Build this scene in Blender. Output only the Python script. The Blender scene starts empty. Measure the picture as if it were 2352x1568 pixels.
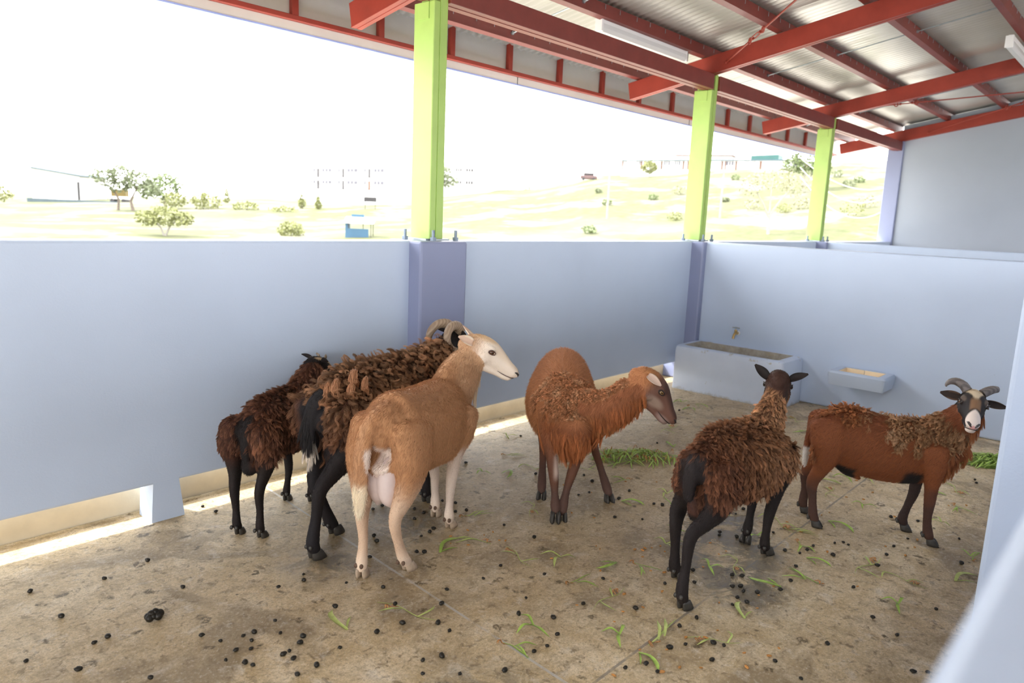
import bpy, bmesh, math, random
import numpy as np
from mathutils import Vector, Matrix, noise as mnoise

random.seed(7)
rng = np.random.default_rng(11)
scene = bpy.context.scene
COL = scene.collection

# ------------------------------------------------------------------ camera
cam_d = bpy.data.cameras.new("camera")
cam = bpy.data.objects.new("camera", cam_d)
COL.objects.link(cam)
CAM = np.array([-5.9686, -3.2050, 1.4240])
def cam_axes(yaw, pitch, roll):
    f = np.array([math.cos(yaw)*math.cos(pitch), math.sin(yaw)*math.cos(pitch), math.sin(pitch)])
    r0 = np.array([math.sin(yaw), -math.cos(yaw), 0.0])
    u0 = np.cross(r0, f)
    return math.cos(roll)*r0 + math.sin(roll)*u0, -math.sin(roll)*r0 + math.cos(roll)*u0, f
cr, cu, cf = cam_axes(.7306, -.1728, .0426)
cam.matrix_world = Matrix(((cr[0], cu[0], -cf[0], CAM[0]), (cr[1], cu[1], -cf[1], CAM[1]), (cr[2], cu[2], -cf[2], CAM[2]), (0, 0, 0, 1)))
cam_d.sensor_width = 36.0
cam_d.lens = 1678.64/2352*36
cam_d.clip_start = .02
cam_d.clip_end = 900
cam_d.dof.use_dof = True
cam_d.dof.focus_distance = 3.1
cam_d.dof.aperture_fstop = 3.2
scene.camera = cam

# ------------------------------------------------------------------ light
world = bpy.data.worlds.new("world"); scene.world = world
world.use_nodes = True
wn = world.node_tree.nodes; wl = world.node_tree.links
bg = wn["Background"]
tc = wn.new("ShaderNodeTexCoord"); sep = wn.new("ShaderNodeSeparateXYZ"); ramp = wn.new("ShaderNodeValToRGB")
wl.new(tc.outputs["Generated"], sep.inputs[0]); wl.new(sep.outputs["Z"], ramp.inputs["Fac"])
ramp.color_ramp.elements[0].position = 0.0; ramp.color_ramp.elements[0].color = (1, .985, .96, 1)
ramp.color_ramp.elements[1].position = .5; ramp.color_ramp.elements[1].color = (.95, .975, 1, 1)
wl.new(ramp.outputs["Color"], bg.inputs["Color"])
bg.inputs["Strength"].default_value = 7.0

sun_d = bpy.data.lights.new("sun", "SUN"); sun = bpy.data.objects.new("sun", sun_d); COL.objects.link(sun)
SUN_AZ, SUN_EL = math.radians(118), math.radians(47.8)
sd = Vector((math.cos(SUN_AZ)*math.cos(SUN_EL), math.sin(SUN_AZ)*math.cos(SUN_EL), math.sin(SUN_EL)))
sun.rotation_euler = sd.to_track_quat('Z', 'Y').to_euler()
sun_d.energy = 9.0; sun_d.angle = math.radians(2.5); sun_d.color = (1, .97, .92)

vs = scene.view_settings
vs.view_transform = 'Standard'; vs.look = 'None'; vs.gamma = 1.0; vs.use_curve_mapping = False
vs.exposure = 0.17
cy = scene.cycles
cy.max_bounces = 9; cy.diffuse_bounces = 6; cy.glossy_bounces = 3; cy.transmission_bounces = 3; cy.transparent_max_bounces = 8
cy.sample_clamp_indirect = 12.0
cy.caustics_reflective = False; cy.caustics_refractive = False

# ------------------------------------------------------------------ helpers
def tag(o, label=None, cat=None, group=None, kind=None):
    if label: o["label"] = label
    if cat: o["category"] = cat
    if group: o["group"] = group
    if kind: o["kind"] = kind
    return o
def empty(name, loc=(0, 0, 0), rz=0, label=None, cat=None, group=None, kind=None):
    o = bpy.data.objects.new(name, None); COL.objects.link(o)
    o.empty_display_size = .1; o.location = loc; o.rotation_euler = (0, 0, rz)
    return tag(o, label, cat, group, kind)
def copy_tree(o, parent=None):
    c = o.copy(); COL.objects.link(c)
    if parent is not None: c.parent = parent
    for ch in list(o.children): copy_tree(ch, c)
    return c
def linkmesh(name, me, mat, parent=None, smooth=True):
    ob = bpy.data.objects.new(name, me); COL.objects.link(ob)
    for m in (mat if isinstance(mat, (list, tuple)) else [mat]): me.materials.append(m)
    if smooth:
        me.polygons.foreach_set("use_smooth", [True]*len(me.polygons))
    if parent is not None: ob.parent = parent
    return ob
class MB:
    """collects primitives into one mesh"""
    def __init__(s): s.bm = bmesh.new()
    def box(s, lo, hi, bev=0.0, seg=2):
        r = bmesh.ops.create_cube(s.bm, size=1.0)
        vs_ = r['verts']
        c = [(a+b)/2 for a, b in zip(lo, hi)]; d = [b-a for a, b in zip(lo, hi)]
        for v in vs_: v.co = Vector((c[0]+v.co.x*d[0], c[1]+v.co.y*d[1], c[2]+v.co.z*d[2]))
        if bev > 0:
            es = list({e for v in vs_ for e in v.link_edges})
            bmesh.ops.bevel(s.bm, geom=es, offset=bev, segments=seg, profile=.5, affect='EDGES')
        return s
    def obox(s, c, ax, dims, bev=0.0):
        """oriented box: centre, 3 axis vectors, full dims"""
        r = bmesh.ops.create_cube(s.bm, size=1.0); vs_ = r['verts']
        A = [Vector(a).normalized() for a in ax]
        for v in vs_:
            v.co = Vector(c) + A[0]*(v.co.x*dims[0]) + A[1]*(v.co.y*dims[1]) + A[2]*(v.co.z*dims[2])
        if bev > 0:
            es = list({e for v in vs_ for e in v.link_edges})
            bmesh.ops.bevel(s.bm, geom=es, offset=bev, segments=2, profile=.5, affect='EDGES')
        return s
    def tube(s, pts, rad, n=10, cap=True):
        pts = [Vector(p) for p in pts]
        if not isinstance(rad, (list, tuple)): rad = [rad]*len(pts)
        rings = []; prev = None
        for i, p in enumerate(pts):
            t = (pts[min(i+1, len(pts)-1)]-pts[max(i-1, 0)]).normalized()
            if prev is None:
                a = t.orthogonal().normalized()
            else:
                a = (prev - t*prev.dot(t)).normalized()
            prev = a; b = t.cross(a)
            rings.append([s.bm.verts.new(p + (a*math.cos(2*math.pi*k/n)+b*math.sin(2*math.pi*k/n))*rad[i]) for k in range(n)])
        for i in range(len(rings)-1):
            for k in range(n):
                s.bm.faces.new((rings[i][k], rings[i][(k+1) % n], rings[i+1][(k+1) % n], rings[i+1][k]))
        if cap:
            s.bm.faces.new(rings[0][::-1]); s.bm.faces.new(rings[-1])
        return s
    def ball(s, c, r, u=12, v=8, M=None):
        res = bmesh.ops.create_uvsphere(s.bm, u_segments=u, v_segments=v, radius=1.0)
        rr = r if isinstance(r, (list, tuple)) else (r, r, r)
        for w in res['verts']:
            q = Vector((w.co.x*rr[0], w.co.y*rr[1], w.co.z*rr[2]))
            if M is not None: q = M @ q
            w.co = Vector(c)+q
        return s
    def prism(s, prof, lo, hi, axis=0):
        """extrude a closed 2D profile [(a,b)..] along axis"""
        def P(a, b, t):
            return Vector((t, a, b)) if axis == 0 else (Vector((a, t, b)) if axis == 1 else Vector((a, b, t)))
        A = [s.bm.verts.new(P(a, b, lo)) for a, b in prof]; B = [s.bm.verts.new(P(a, b, hi)) for a, b in prof]
        n = len(prof)
        for i in range(n): s.bm.faces.new((A[i], A[(i+1) % n], B[(i+1) % n], B[i]))
        s.bm.faces.new(A[::-1]); s.bm.faces.new(B)
        return s
    def quad(s, *ps):
        s.bm.faces.new([s.bm.verts.new(Vector(p)) for p in ps]); return s
    def build(s, name, mat, parent=None, smooth=False):
        bmesh.ops.recalc_face_normals(s.bm, faces=s.bm.faces[:])
        me = bpy.data.meshes.new(name); s.bm.to_mesh(me); s.bm.free()
        ob = linkmesh(name, me, mat, parent, smooth)
        if smooth: me.set_sharp_from_angle(angle=math.radians(38))
        return ob

# ------------------------------------------------------------------ materials
class NT:
    def __init__(s, name):
        s.m = bpy.data.materials.new(name); s.m.use_nodes = True
        s.n = s.m.node_tree.nodes; s.l = s.m.node_tree.links
        s.b = s.n["Principled BSDF"]
        s.geo = None
    def pos(s):
        if s.geo is None: s.geo = s.n.new("ShaderNodeNewGeometry")
        return s.geo.outputs["Position"]
    def obj(s):
        t = s.n.new("ShaderNodeTexCoord"); return t.outputs["Object"]
    def noise(s, scale, detail=4, rough=.55, vec=None, dist=0.0):
        t = s.n.new("ShaderNodeTexNoise"); t.inputs["Scale"].default_value = scale; t.inputs["Detail"].default_value = detail
        t.inputs["Roughness"].default_value = rough; t.inputs["Distortion"].default_value = dist
        s.l.new(vec if vec is not None else s.pos(), t.inputs["Vector"]); return t.outputs["Fac"]
    def ramp(s, fac, stops):
        t = s.n.new("ShaderNodeValToRGB"); e = t.color_ramp.elements
        while len(e) < len(stops): e.new(.5)
        for k, (p, c) in enumerate(stops):
            e[k].position = p; e[k].color = (c, c, c, 1) if isinstance(c, (int, float)) else (*c, 1)
        s.l.new(fac, t.inputs["Fac"]); return t.outputs["Color"]
    def mix(s, fac, a, b, mode='MIX'):
        t = s.n.new("ShaderNodeMix"); t.data_type = 'RGBA'; t.blend_type = mode
        for sock, v in ((t.inputs["Factor"], fac), (t.inputs["A"], a), (t.inputs["B"], b)):
            sk = sock
            if sock.name == "A": sk = t.inputs[6]
            if sock.name == "B": sk = t.inputs[7]
            if sock.name == "Factor": sk = t.inputs[0]
            if hasattr(v, "is_linked"): s.l.new(v, sk)
            elif isinstance(v, (int, float)):
                sk.default_value = v if sk.type == 'VALUE' else (v, v, v, 1)
            else: sk.default_value = (*v, 1)
        return t.outputs[2]
    def math(s, op, a, b=None, c=None, clamp=False):
        t = s.n.new("ShaderNodeMath"); t.operation = op; t.use_clamp = clamp
        for i, v in enumerate((a, b, c)):
            if v is None: continue
            if hasattr(v, "is_linked"): s.l.new(v, t.inputs[i])
            else: t.inputs[i].default_value = v
        return t.outputs[0]
    def xyz(s, vec=None):
        t = s.n.new("ShaderNodeSeparateXYZ"); s.l.new(vec if vec is not None else s.pos(), t.inputs[0]); return t.outputs
    def bump(s, h, strength=.3, dist=.01):
        t = s.n.new("ShaderNodeBump"); t.inputs["Strength"].default_value = strength; t.inputs["Distance"].default_value = dist
        s.l.new(h, t.inputs["Height"]); s.l.new(t.outputs[0], s.b.inputs["Normal"])
    def set(s, color=None, rough=None, metal=None, spec=None):
        for k, v in (("Base Color", color), ("Roughness", rough), ("Metallic", metal), ("Specular IOR Level", spec)):
            if v is None: continue
            if hasattr(v, "is_linked"): s.l.new(v, s.b.inputs[k])
            elif k == "Base Color": s.b.inputs[k].default_value = (*v, 1)
            else: s.b.inputs[k].default_value = v
        return s
def simple(name, c, rough=.6, var=.12, scale=6, metal=0.0, bump=0.0, bscale=40, spec=.4, objspace=False):
    t = NT(name)
    v = t.obj() if objspace else None
    f = t.noise(scale, 4, .6, v)
    lo = tuple(x*(1-var) for x in c); hi = tuple(min(1, x*(1+var)) for x in c)
    t.set(t.ramp(f, [(.3, lo), (.7, hi)]), rough, metal, spec)
    if bump: t.bump(t.noise(bscale, 3, .6, v), bump, .004)
    return t.m

def plaster(name, c, rough=.5):
    t = NT(name)
    big = t.noise(1.3, 3, .5); mid = t.noise(9, 4, .6); fine = t.noise(120, 3, .6)
    col = t.ramp(big, [(.3, tuple(x*.95 for x in c)), (.7, tuple(min(1, x*1.04) for x in c))])
    specks = t.ramp(t.noise(38, 2, .5), [(.735, 0.0), (.76, .5)])
    t.set(t.mix(specks, col, tuple(x*.86 for x in c)), rough, 0, .35)
    h = t.math('ADD', t.math('MULTIPLY', mid, .8), t.math('MULTIPLY', fine, .35))
    t.bump(h, .22, .006)
    return t.m
M_WALL = plaster("blue_grey_paint", (.50, .585, .735), .42)
M_PILLAR = plaster("slate_blue_paint", (.245, .275, .42), .42)
M_TROUGH = plaster("trough_paint", (.47, .545, .67), .5)
M_GABLE = plaster("gable_paint", (.35, .39, .46), .55)
M_CURB = simple("cream_concrete", (.62, .52, .36), .8, .12, 5, bump=.3, bscale=25)
M_RED = simple("red_oxide_paint", (.27, .038, .024), .45, .14, 5, bump=.1, bscale=18, spec=.3)
M_RED_SHADE = simple("shaded_red_paint", (.175, .034, .027), .45, .14, 5, bump=.1, bscale=18)  # the red steel again, its colour darkened for the shade on beams and purlins
M_GREEN = simple("lime_green_paint", (.36, .53, .13), .4, .08, 4, bump=.08, bscale=30, spec=.5)
M_STEEL = simple("galvanised_steel", (.36, .40, .43), .4, .15, 30, metal=.8)
M_BOLT = simple("zinc_bolt", (.17, .21, .26), .45, .15, 60, metal=.5)
M_WHITEP = simple("white_plastic", (.82, .82, .84), .35, .03, 5)
M_FASCIA = simple("cream_sheet", (.60, .56, .50), .6, .05, 3)
M_CABLE = simple("black_cable", (.02, .02, .02), .5, .1, 20)
M_BRASS = simple("brass", (.55, .38, .16), .35, .15, 60, metal=.85)
def mk_roof():
    t = NT("roof_sheet")
    f = t.noise(2.2, 3, .5)
    t.set(t.ramp(f, [(.3, (.50, .48, .45)), (.7, (.60, .58, .55))]), .36, .5, .5)
    return t.m
M_ROOF = mk_roof()
def mk_glass():
    t = NT("diffuser")
    t.set((.86, .86, .84), .25, 0, .5)
    t.b.inputs["Transmission Weight"].default_value = .15
    return t.m
M_DIFF = mk_glass()

# stains: wet places on the pen floor [x, y, radius, strength]
WET = [(-2.99, -1.88, .34, 1.0), (-4.36, -.84, .26, .6), (-4.62, -1.95, .36, .7), (-3.27, -2.03, .28, .9), (-2.72, -1.72, .25, .7),
       (-4.28, -2.22, .16, .7), (-3.93, -.78, .25, .6), (-3.35, -2.16, .2, .6), (-4.97, -1.3, .05, 0)]
def mk_floor():
    t = NT("pen_concrete")
    xs = t.xyz()
    big = t.noise(1.1, 4, .6); mid = t.noise(5.5, 6, .65, dist=.6); fine = t.noise(90, 4, .7); patch = t.noise(2.3, 5, .6, dist=1.0)
    col = t.ramp(mid, [(.30, (.50, .345, .150)), (.5, (.68, .52, .30)), (.70, (.82, .68, .47))])
    # darker brown zone in the middle of the pen
    dz = t.math('SQRT', t.math('ADD', t.math('POWER', t.math('MULTIPLY', t.math('ADD', xs[0], 2.3), .55), 2.0), t.math('POWER', t.math('ADD', xs[1], 1.15), 2.0)))
    zone = t.math('ADD', t.math('MULTIPLY', t.math('SUBTRACT', 1.35, dz, clamp=True), .55), t.math('MULTIPLY_ADD', big, 1.6, -.72), clamp=True)
    col = t.mix(t.math('MULTIPLY', zone, .8, clamp=True), col, (.31, .225, .115))
    col = t.mix(t.ramp(patch, [(.52, 0.0), (.64, .75)]), col, (.26, .185, .095))
    col = t.mix(t.ramp(t.noise(24, 5, .7, dist=.5), [(.545, 0.0), (.65, .85)]), col, (.19, .125, .052))
    blot = t.noise(11, 6, .7, dist=.4)
    col = t.mix(t.ramp(blot, [(.50, 0.0), (.66, .6)]), col, (.33, .235, .115))
    col = t.mix(t.ramp(blot, [(.30, .6), (.44, 0.0)]), col, (.80, .73, .62))
    grit = t.noise(75, 8, .8); grit2 = t.noise(190, 4, .7)
    col = t.mix(t.ramp(grit, [(.34, .75), (.50, 0.0)]), col, (.20, .145, .08))
    col = t.mix(t.ramp(grit, [(.54, 0.0), (.68, .65)]), col, (.88, .81, .70))
    col = t.mix(t.ramp(grit2, [(.36, .45), (.5, 0.0)]), col, (.25, .19, .12))
    # small round dirt spots
    vor = t.n.new("ShaderNodeTexVoronoi"); vor.inputs["Scale"].default_value = 17; vor.inputs["Randomness"].default_value = 1
    wob = t.n.new("ShaderNodeMixRGB"); wob.blend_type = 'ADD'; wob.inputs[0].default_value = .09
    t.l.new(t.pos(), wob.inputs[1])
    nz = t.n.new("ShaderNodeTexNoise"); nz.inputs["Scale"].default_value = 14; t.l.new(t.pos(), nz.inputs["Vector"]); t.l.new(nz.outputs["Color"], wob.inputs[2])
    t.l.new(wob.outputs[0], vor.inputs["Vector"])
    sel = t.n.new("ShaderNodeSeparateColor"); t.l.new(vor.outputs["Color"], sel.inputs[0])
    rad = t.math('MULTIPLY', t.math('POWER', sel.outputs[0], 3.0), .52)
    spot = t.math('MULTIPLY_ADD', t.math('SUBTRACT', rad, vor.outputs["Distance"]), 7.0, 0.0, clamp=True)
    spot = t.math('MULTIPLY', spot, t.ramp(t.noise(46, 4, .7), [(.42, 0.0), (.54, 1.2)]))
    col = t.mix(t.math('MULTIPLY', t.math('MULTIPLY', spot, t.math('GREATER_THAN', sel.outputs[1], .35)), .85), col, (.12, .080, .032))
    # wet stains
    wet = None
    for x, y, r, k in WET:
        d = t.math('SQRT', t.math('ADD', t.math('POWER', t.math('SUBTRACT', xs[0], x), 2.0), t.math('POWER', t.math('SUBTRACT', xs[1], y), 2.0)))
        w = t.math('MULTIPLY', t.math('SUBTRACT', 1.0, t.math('DIVIDE', d, r), clamp=True), k*1.6)
        wet = w if wet is None else t.math('ADD', wet, w)
    wetn = t.math('MULTIPLY', wet, t.ramp(t.noise(7, 5, .7, dist=.8), [(.38, 0.0), (.6, 1.5)]), clamp=True)
    col = t.mix(t.math('MULTIPLY', wetn, .72), col, (.085, .075, .062))
    # sawn joints
    j1 = t.math('ABSOLUTE', t.math('SUBTRACT', xs[0], t.math('MULTIPLY_ADD', xs[1], .071, -4.157)))
    j2 = t.math('ABSOLUTE', t.math('ADD', xs[1], 2.055))
    l1 = t.math('MULTIPLY', t.math('LESS_THAN', j1, .0055), .75); l2 = t.math('MULTIPLY', t.math('LESS_THAN', j2, .005), .7)
    gate = t.ramp(t.noise(8, 3, .6), [(.38, .15), (.5, 1.0)])
    col = t.mix(t.math('MULTIPLY', l1, gate), col, (.52, .50, .46))
    col = t.mix(t.math('MULTIPLY', l2, gate), col, (.16, .14, .12))
    rough = t.math('SUBTRACT', t.math('MULTIPLY_ADD', mid, .35, .22), t.math('MULTIPLY', wetn, .36), clamp=True)
    t.set(col, rough, 0, .45)
    h = t.math('ADD', t.math('MULTIPLY', grit, .8), t.math('MULTIPLY', mid, 1.2))
    h = t.math('SUBTRACT', h, t.math('MULTIPLY', t.math('ADD', l1, l2), .6))
    t.bump(h, .55, .008)
    return t.m
M_FLOOR = mk_floor()
def mk_terrain():
    t = NT("hillside_grass")
    a = t.noise(.16, 5, .62); b = t.noise(1.1, 5, .65); c = t.noise(.05, 3, .5)
    g = t.ramp(b, [(.3, (.070, .080, .033)), (.55, (.095, .098, .050)), (.8, (.115, .105, .065))])
    col = t.mix(t.ramp(a, [(.5, 0.0), (.62, .85)]), g, (.19, .175, .14))
    t.set(t.mix(t.ramp(c, [(.5, 0), (.65, .5)]), col, (.15, .145, .105)), .9, 0, .1)
    return t.m
M_TERR = mk_terrain()
# ================================================================== the building
RIDGE = -4.2
ROOF_END = -9.4
HW = 1.25                       # height of the pen walls
def roof_z(y): return -.19*y if y > RIDGE else -.19*RIDGE+.19*(y-RIDGE)    # gable roof, ridge beyond the camera
# floor
MB().box((-12.5, -9.6, -.12), (6.3, .185, 0)).build("floor", M_FLOOR)["kind"] = "structure"
# outer kerb beyond the drain gap
MB().box((-12.5, .19, -.3), (6.3, .42, .118), .012).build("trim_1", M_CURB)["kind"] = "structure"

def wavy(o, amp, freq, axis_y=True):
    for v in o.data.vertices:
        n_ = mnoise.noise(Vector(v.co)*freq)
        v.co.y += n_*amp if axis_y else 0; v.co.x += 0 if axis_y else n_*amp
    return o
def back_wall(name, x0, x1, feet):
    m = MB()
    m.box((x0, 0, .175), (x1, .14, HW), .012)
    for a, b in feet:
        m.prism([(a-.004, 0), (a+.01, .2), (b-.01, .2), (b+.012, 0)], .001, .139, axis=1)
    o = m.build(name, M_WALL); o["kind"] = "structure"; return o
back_wall("wall_back", -12.5, -3.11, [(-4.735, -4.605), (-6.1, -5.9)])
back_wall("wall_back.001", -3.11, .12, [(-1.75, -1.62)])
back_wall("wall_back.002", .12, 3.12, [(1.5, 1.65)])
back_wall("wall_back.003", 3.12, 6.0, [(4.5, 4.65)])
for k, (a, b, d) in enumerate([(-3.29, -2.93, .10), (-.06, .30, .115), (2.94, 3.30, .12)]):
    o = MB().box((a, -d, 0), (b, .2, HW+.002), .014).build("trim_%d" % (k+2), M_PILLAR); o["kind"] = "structure"
# partition walls
MB().box((0, -3.0, 0), (.14, -.02, HW), .014).build("wall_right", M_WALL)["kind"] = "structure"
MB().box((3.0, -3.0, 0), (3.14, -.02, HW), .014).build("wall_right.001", M_WALL)["kind"] = "structure"
# gable wall up to the roof
MB().prism([(.02, 0), (.02, 2.92), (-4.2, 2.92+.19*4.22), (-9.3, 2.7), (-9.3, 0)], 5.97, 6.2, axis=0).build("wall_far", M_GABLE)["kind"] = "structure"
MB().box((5.93, -.02, 0), (6.24, .19, 2.70), .012).build("trim_5", M_PILLAR)["kind"] = "structure"
# front wall of the pen with its rounded top, and its pillar
MB().box((-12.3, -3.152, 0), (-12.2, -.01, HW), .014).build("wall_left", M_WALL)["kind"] = "structure"
MB().box((-5.95, -3.325, 0), (6.0, -3.152, HW), .02, 4).build("wall_front", M_WALL)["kind"] = "structure"
MB().box((-3.27, -3.16, 0), (-2.93, -2.872, HW+.002), .016, 3).build("trim_6", M_WALL)["kind"] = "structure"
# low wall along the open far side of the shed
MB().box((-12.5, -9.2, 0), (6.2, -9.06, HW), .014).build("wall_front.001", M_GABLE)["kind"] = "structure"

# corrugated roof: one folded sheet
def corrugated():
    bm = bmesh.new(); x0, x1 = -12.5, 6.25; n = int((x1-x0)/.019)
    ys = [1.12, RIDGE, ROOF_END]
    prev = None
    ys = [1.12, RIDGE, RIDGE-.28, ROOF_END]      # unseen ridge gap, added to let sky light onto backs and floor
    for i in range(n+1):
        x = x0+(x1-x0)*i/n
        ph = (x/.076) % 1.0
        zz = .016*(.5+.5*math.cos(2*math.pi*ph))
        row = [bm.verts.new((x, y, 2.952+roof_z(y)+zz)) for y in ys]
        if prev:
            for q in (0, 2): bm.faces.new((prev[q], row[q], row[q+1], prev[q+1]))
        prev = row
    me = bpy.data.meshes.new("ceiling"); bm.to_mesh(me); bm.free()
    o = linkmesh("ceiling", me, M_ROOF, None, True); o["kind"] = "structure"
    sm = o.modifiers.new("thickness", 'SOLIDIFY'); sm.thickness = .004
corrugated()

# green steel columns with anchor bolts
def column(x, label):
    r = empty("steel_column", (x, .08, HW), 0, label, "column", "lime green columns on the back wall")
    m = MB()
    m.box((-.05, -.06, .0), (-.002, .11, 1.315), .006).box((.002, -.06, 0), (.055, .11, 1.45), .006)
    m.build("post", M_GREEN, r)
    MB().box((-.003, -.062, 0), (.0035, -.055, 1.44)).build("weld_seam", M_GREEN, r)
    MB().box((-.09, -.075, 0), (.095, .10, .012), .002).build("base_plate", M_STEEL, r)
    for bx, by in ((-.135, .055), (-.055, -.10), (.135, -.085), (.12, .06)):
        b = MB().tube([(bx, by, -.02), (bx, by, .062)], .009, 10).build("anchor_bolt", M_BOLT, r, True)
        MB().tube([(bx, by, .0), (bx, by, .022)], .019, 6).build("nut", M_BOLT, b)
    MB().box((-.056, -.02, 1.22), (-.049, .07, 1.31), .002).build("cap_plate", M_GREEN, r)
    return r
column(-3.075, "lime green steel column standing on the back wall behind the big brown ram")
column(.155, "lime green steel column in the pen corner above the water trough")
column(3.15, "lime green steel column beyond the right partition, before the grey end wall")

# rafters
RSL = Vector((0, -1, .19)).normalized(); RNO = Vector((0, .19, 1)).normalized()
def rafter(x, label, y0=.87, y1=-4.2):
    mid = (y0+y1)/2; L = (y0-y1)/RSL.y*-1
    c = Vector((x, mid, 2.775+roof_z(mid)))
    r = empty("roof_rafter", (x, .08, 2.7), 0, label, "rafter", "red rafters under the roof")
    m = MB(); m.obox(c - Vector((x, .08, 2.7)), (RSL, (1, 0, 0), RNO), (abs(L), .075, .15), .004)
    m.build("web", M_RED, r)
    for sx in (-1, 1):
        MB().obox(c - Vector((x, .08, 2.7)) - RNO*.074 + Vector((sx*.0225, 0, 0)), (RSL, (1, 0, 0), RNO), (abs(L), .035, .008), .002).build("flange", M_RED, r)
    return r
rafter(-3.04, "red steel rafter whose end shows over the nearest green column, at the frame's top")
rafter(.12, "red steel rafter crossing above the corner column and the hanging turnbuckle")
rafter(3.12, "red steel rafter over the column beyond the right partition")
rafter(5.93, "red steel rafter lying along the top of the grey end wall")
rafter(-6.2, "red steel rafter over the pen's near end")

def beam_x(name, x0, x1, y0, y1, z0, z1, mat, label, cat, group, bev=.004, edge=None):
    r = empty(name, ((x0+x1)/2, (y0+y1)/2, z0), 0, label, cat, group)
    hx = (x1-x0)/2; hy = (y1-y0)/2
    MB().box((-hx, -hy, 0), (hx, hy, z1-z0), bev).build("web", mat, r)
    if edge:
        MB().box((-hx, -.006, -.0035), (hx, .002, .002)).build("weld_bead", mat, r)
    return r
beam_x("eave_beam", -6.1, -3.13, .0, .12, 2.565, 2.69, M_RED_SHADE, "red eave beam left of the nearest green column", "beam", "red beams along the column tops", edge=1)
beam_x("eave_beam", -3.02, .10, .0, .12, 2.565, 2.69, M_RED_SHADE, "long red eave beam between the nearest column and the corner column", "beam", "red beams along the column tops", edge=1)
beam_x("eave_beam", .21, 3.095, .0, .12, 2.565, 2.69, M_RED_SHADE, "red eave beam spanning from the corner column to the next column", "beam", "red beams along the column tops", edge=1)
beam_x("eave_beam", 3.205, 5.93, .0, .12, 2.565, 2.69, M_RED_SHADE, "shortest looking red eave beam ending at the grey end wall", "beam", "red beams along the column tops", edge=1)

# purlins (C sections, open side up-slope) carrying the sheet
PUR = [.78, .12, -.54, -1.2, -1.86, -2.52, -3.18, -3.84]
PLAB = ["red purlin nearest the fascia panels at the roof edge", "red purlin over the eave beams carrying the pale lamp", "second red purlin up from the eave beam",
        "third red purlin up from the eave beam", "red purlin carrying the fluorescent lamp at the picture's top corner"]
def purlin(k, y):
    zb = 2.862+roof_z(y)
    lab = PLAB[k] if k < len(PLAB) else "red purlin high over the pen, number %d up the slope" % k
    r = empty("roof_purlin", (0, y, zb), 0, lab, "purlin", "red purlins under the sheets")
    prof = [(-.026, 0), (.026, 0), (.026, .016), (.022, .016), (.022, .004), (-.022, .004), (-.022, .083), (.022, .083), (.022, .072), (.026, .072), (.026, .088), (-.026, .088)]
    prof = [(a, b-.19*a) for a, b in prof]
    MB().prism(prof, -12.4, 6.2, axis=0).build("section", M_RED_SHADE, r)
    if k < 5:
        m = MB()
        for i in range(46):
            x = -4.0+i*.21+((i*37) % 5)*.008
            if x < 6.0: m.tube([(x, -.036, .085), (x, -.036, .052)], .0022, 5)
        o = m.build("screw_tips", M_STEEL, r); o["kind"] = "stuff"
    return r
for k, y in enumerate(PUR): purlin(k, y)

# galvanised sag rods between purlins, at mid bay
def sag_rod(x, i, label):
    y0, y1 = PUR[i], PUR[i+1]
    r = empty("sag_rod", (x, y0, 2.905+roof_z(y0)), 0, label, "rod", "thin grey sag rods between purlins")
    dz = roof_z(y1)-roof_z(y0); dy = y1-y0
    MB().tube([(0, -.034, .006), (0, dy+.034, dz-.006)], .0055, 8).build("rod", M_STEEL, r, True)
    for yy, zz in ((-.032, .006), (dy+.032, dz-.006)):
        MB().tube([(0, yy-.008, zz), (0, yy+.008, zz)], .014, 6).build("nut", M_STEEL, r)
BAYN = {-1.7: "between the nearest column and the corner rafter", 1.36: "between the corner rafter and the next rafter", 4.2: "before the grey end wall"}
ORD = ["lowest", "second lowest", "third", "fourth", "fifth"]
for x in (-1.7, 1.36, 4.2):
    for i in range(4):
        sag_rod(x, i, "grey sag rod, %s up the slope, %s" % (ORD[i], BAYN[x]))

# fascia: cream sheet behind a red rail with upright struts
fr_ = empty("fascia_panel", (0, 1.06, 2.48), 0, "long cream fascia sheet framed in red steel along the roof edge", "fascia")
MB().box((-12.5, 0, 0), (6.25, .012, .47)).build("sheet", M_FASCIA, fr_)
MB().box((-12.5, -.002, -.006), (6.25, .02, .004)).build("drip_edge", simple("drip_edge_blue", (.30, .36, .66), .5), fr_)
MB().box((-12.5, -.045, .058), (6.25, -.001, .088), .003).build("rail", M_RED, fr_)
for x in (-3.99, -3.37, -2.71, -2.05, -1.41, -.76, -.12, .52, 1.17, 1.82, 2.47, 3.08, 3.68, 4.29, 4.94, 5.6):
    MB().box((x-.022, -.042, .086), (x+.022, -.003, .36), .003).build("strut", M_RED, fr_)
for x in (-4.2, -1.28, 1.6): MB().box((x-.002, -.0035, 0), (x+.002, .001, .06)).build("sheet_joint", M_CABLE, fr_)

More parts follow.
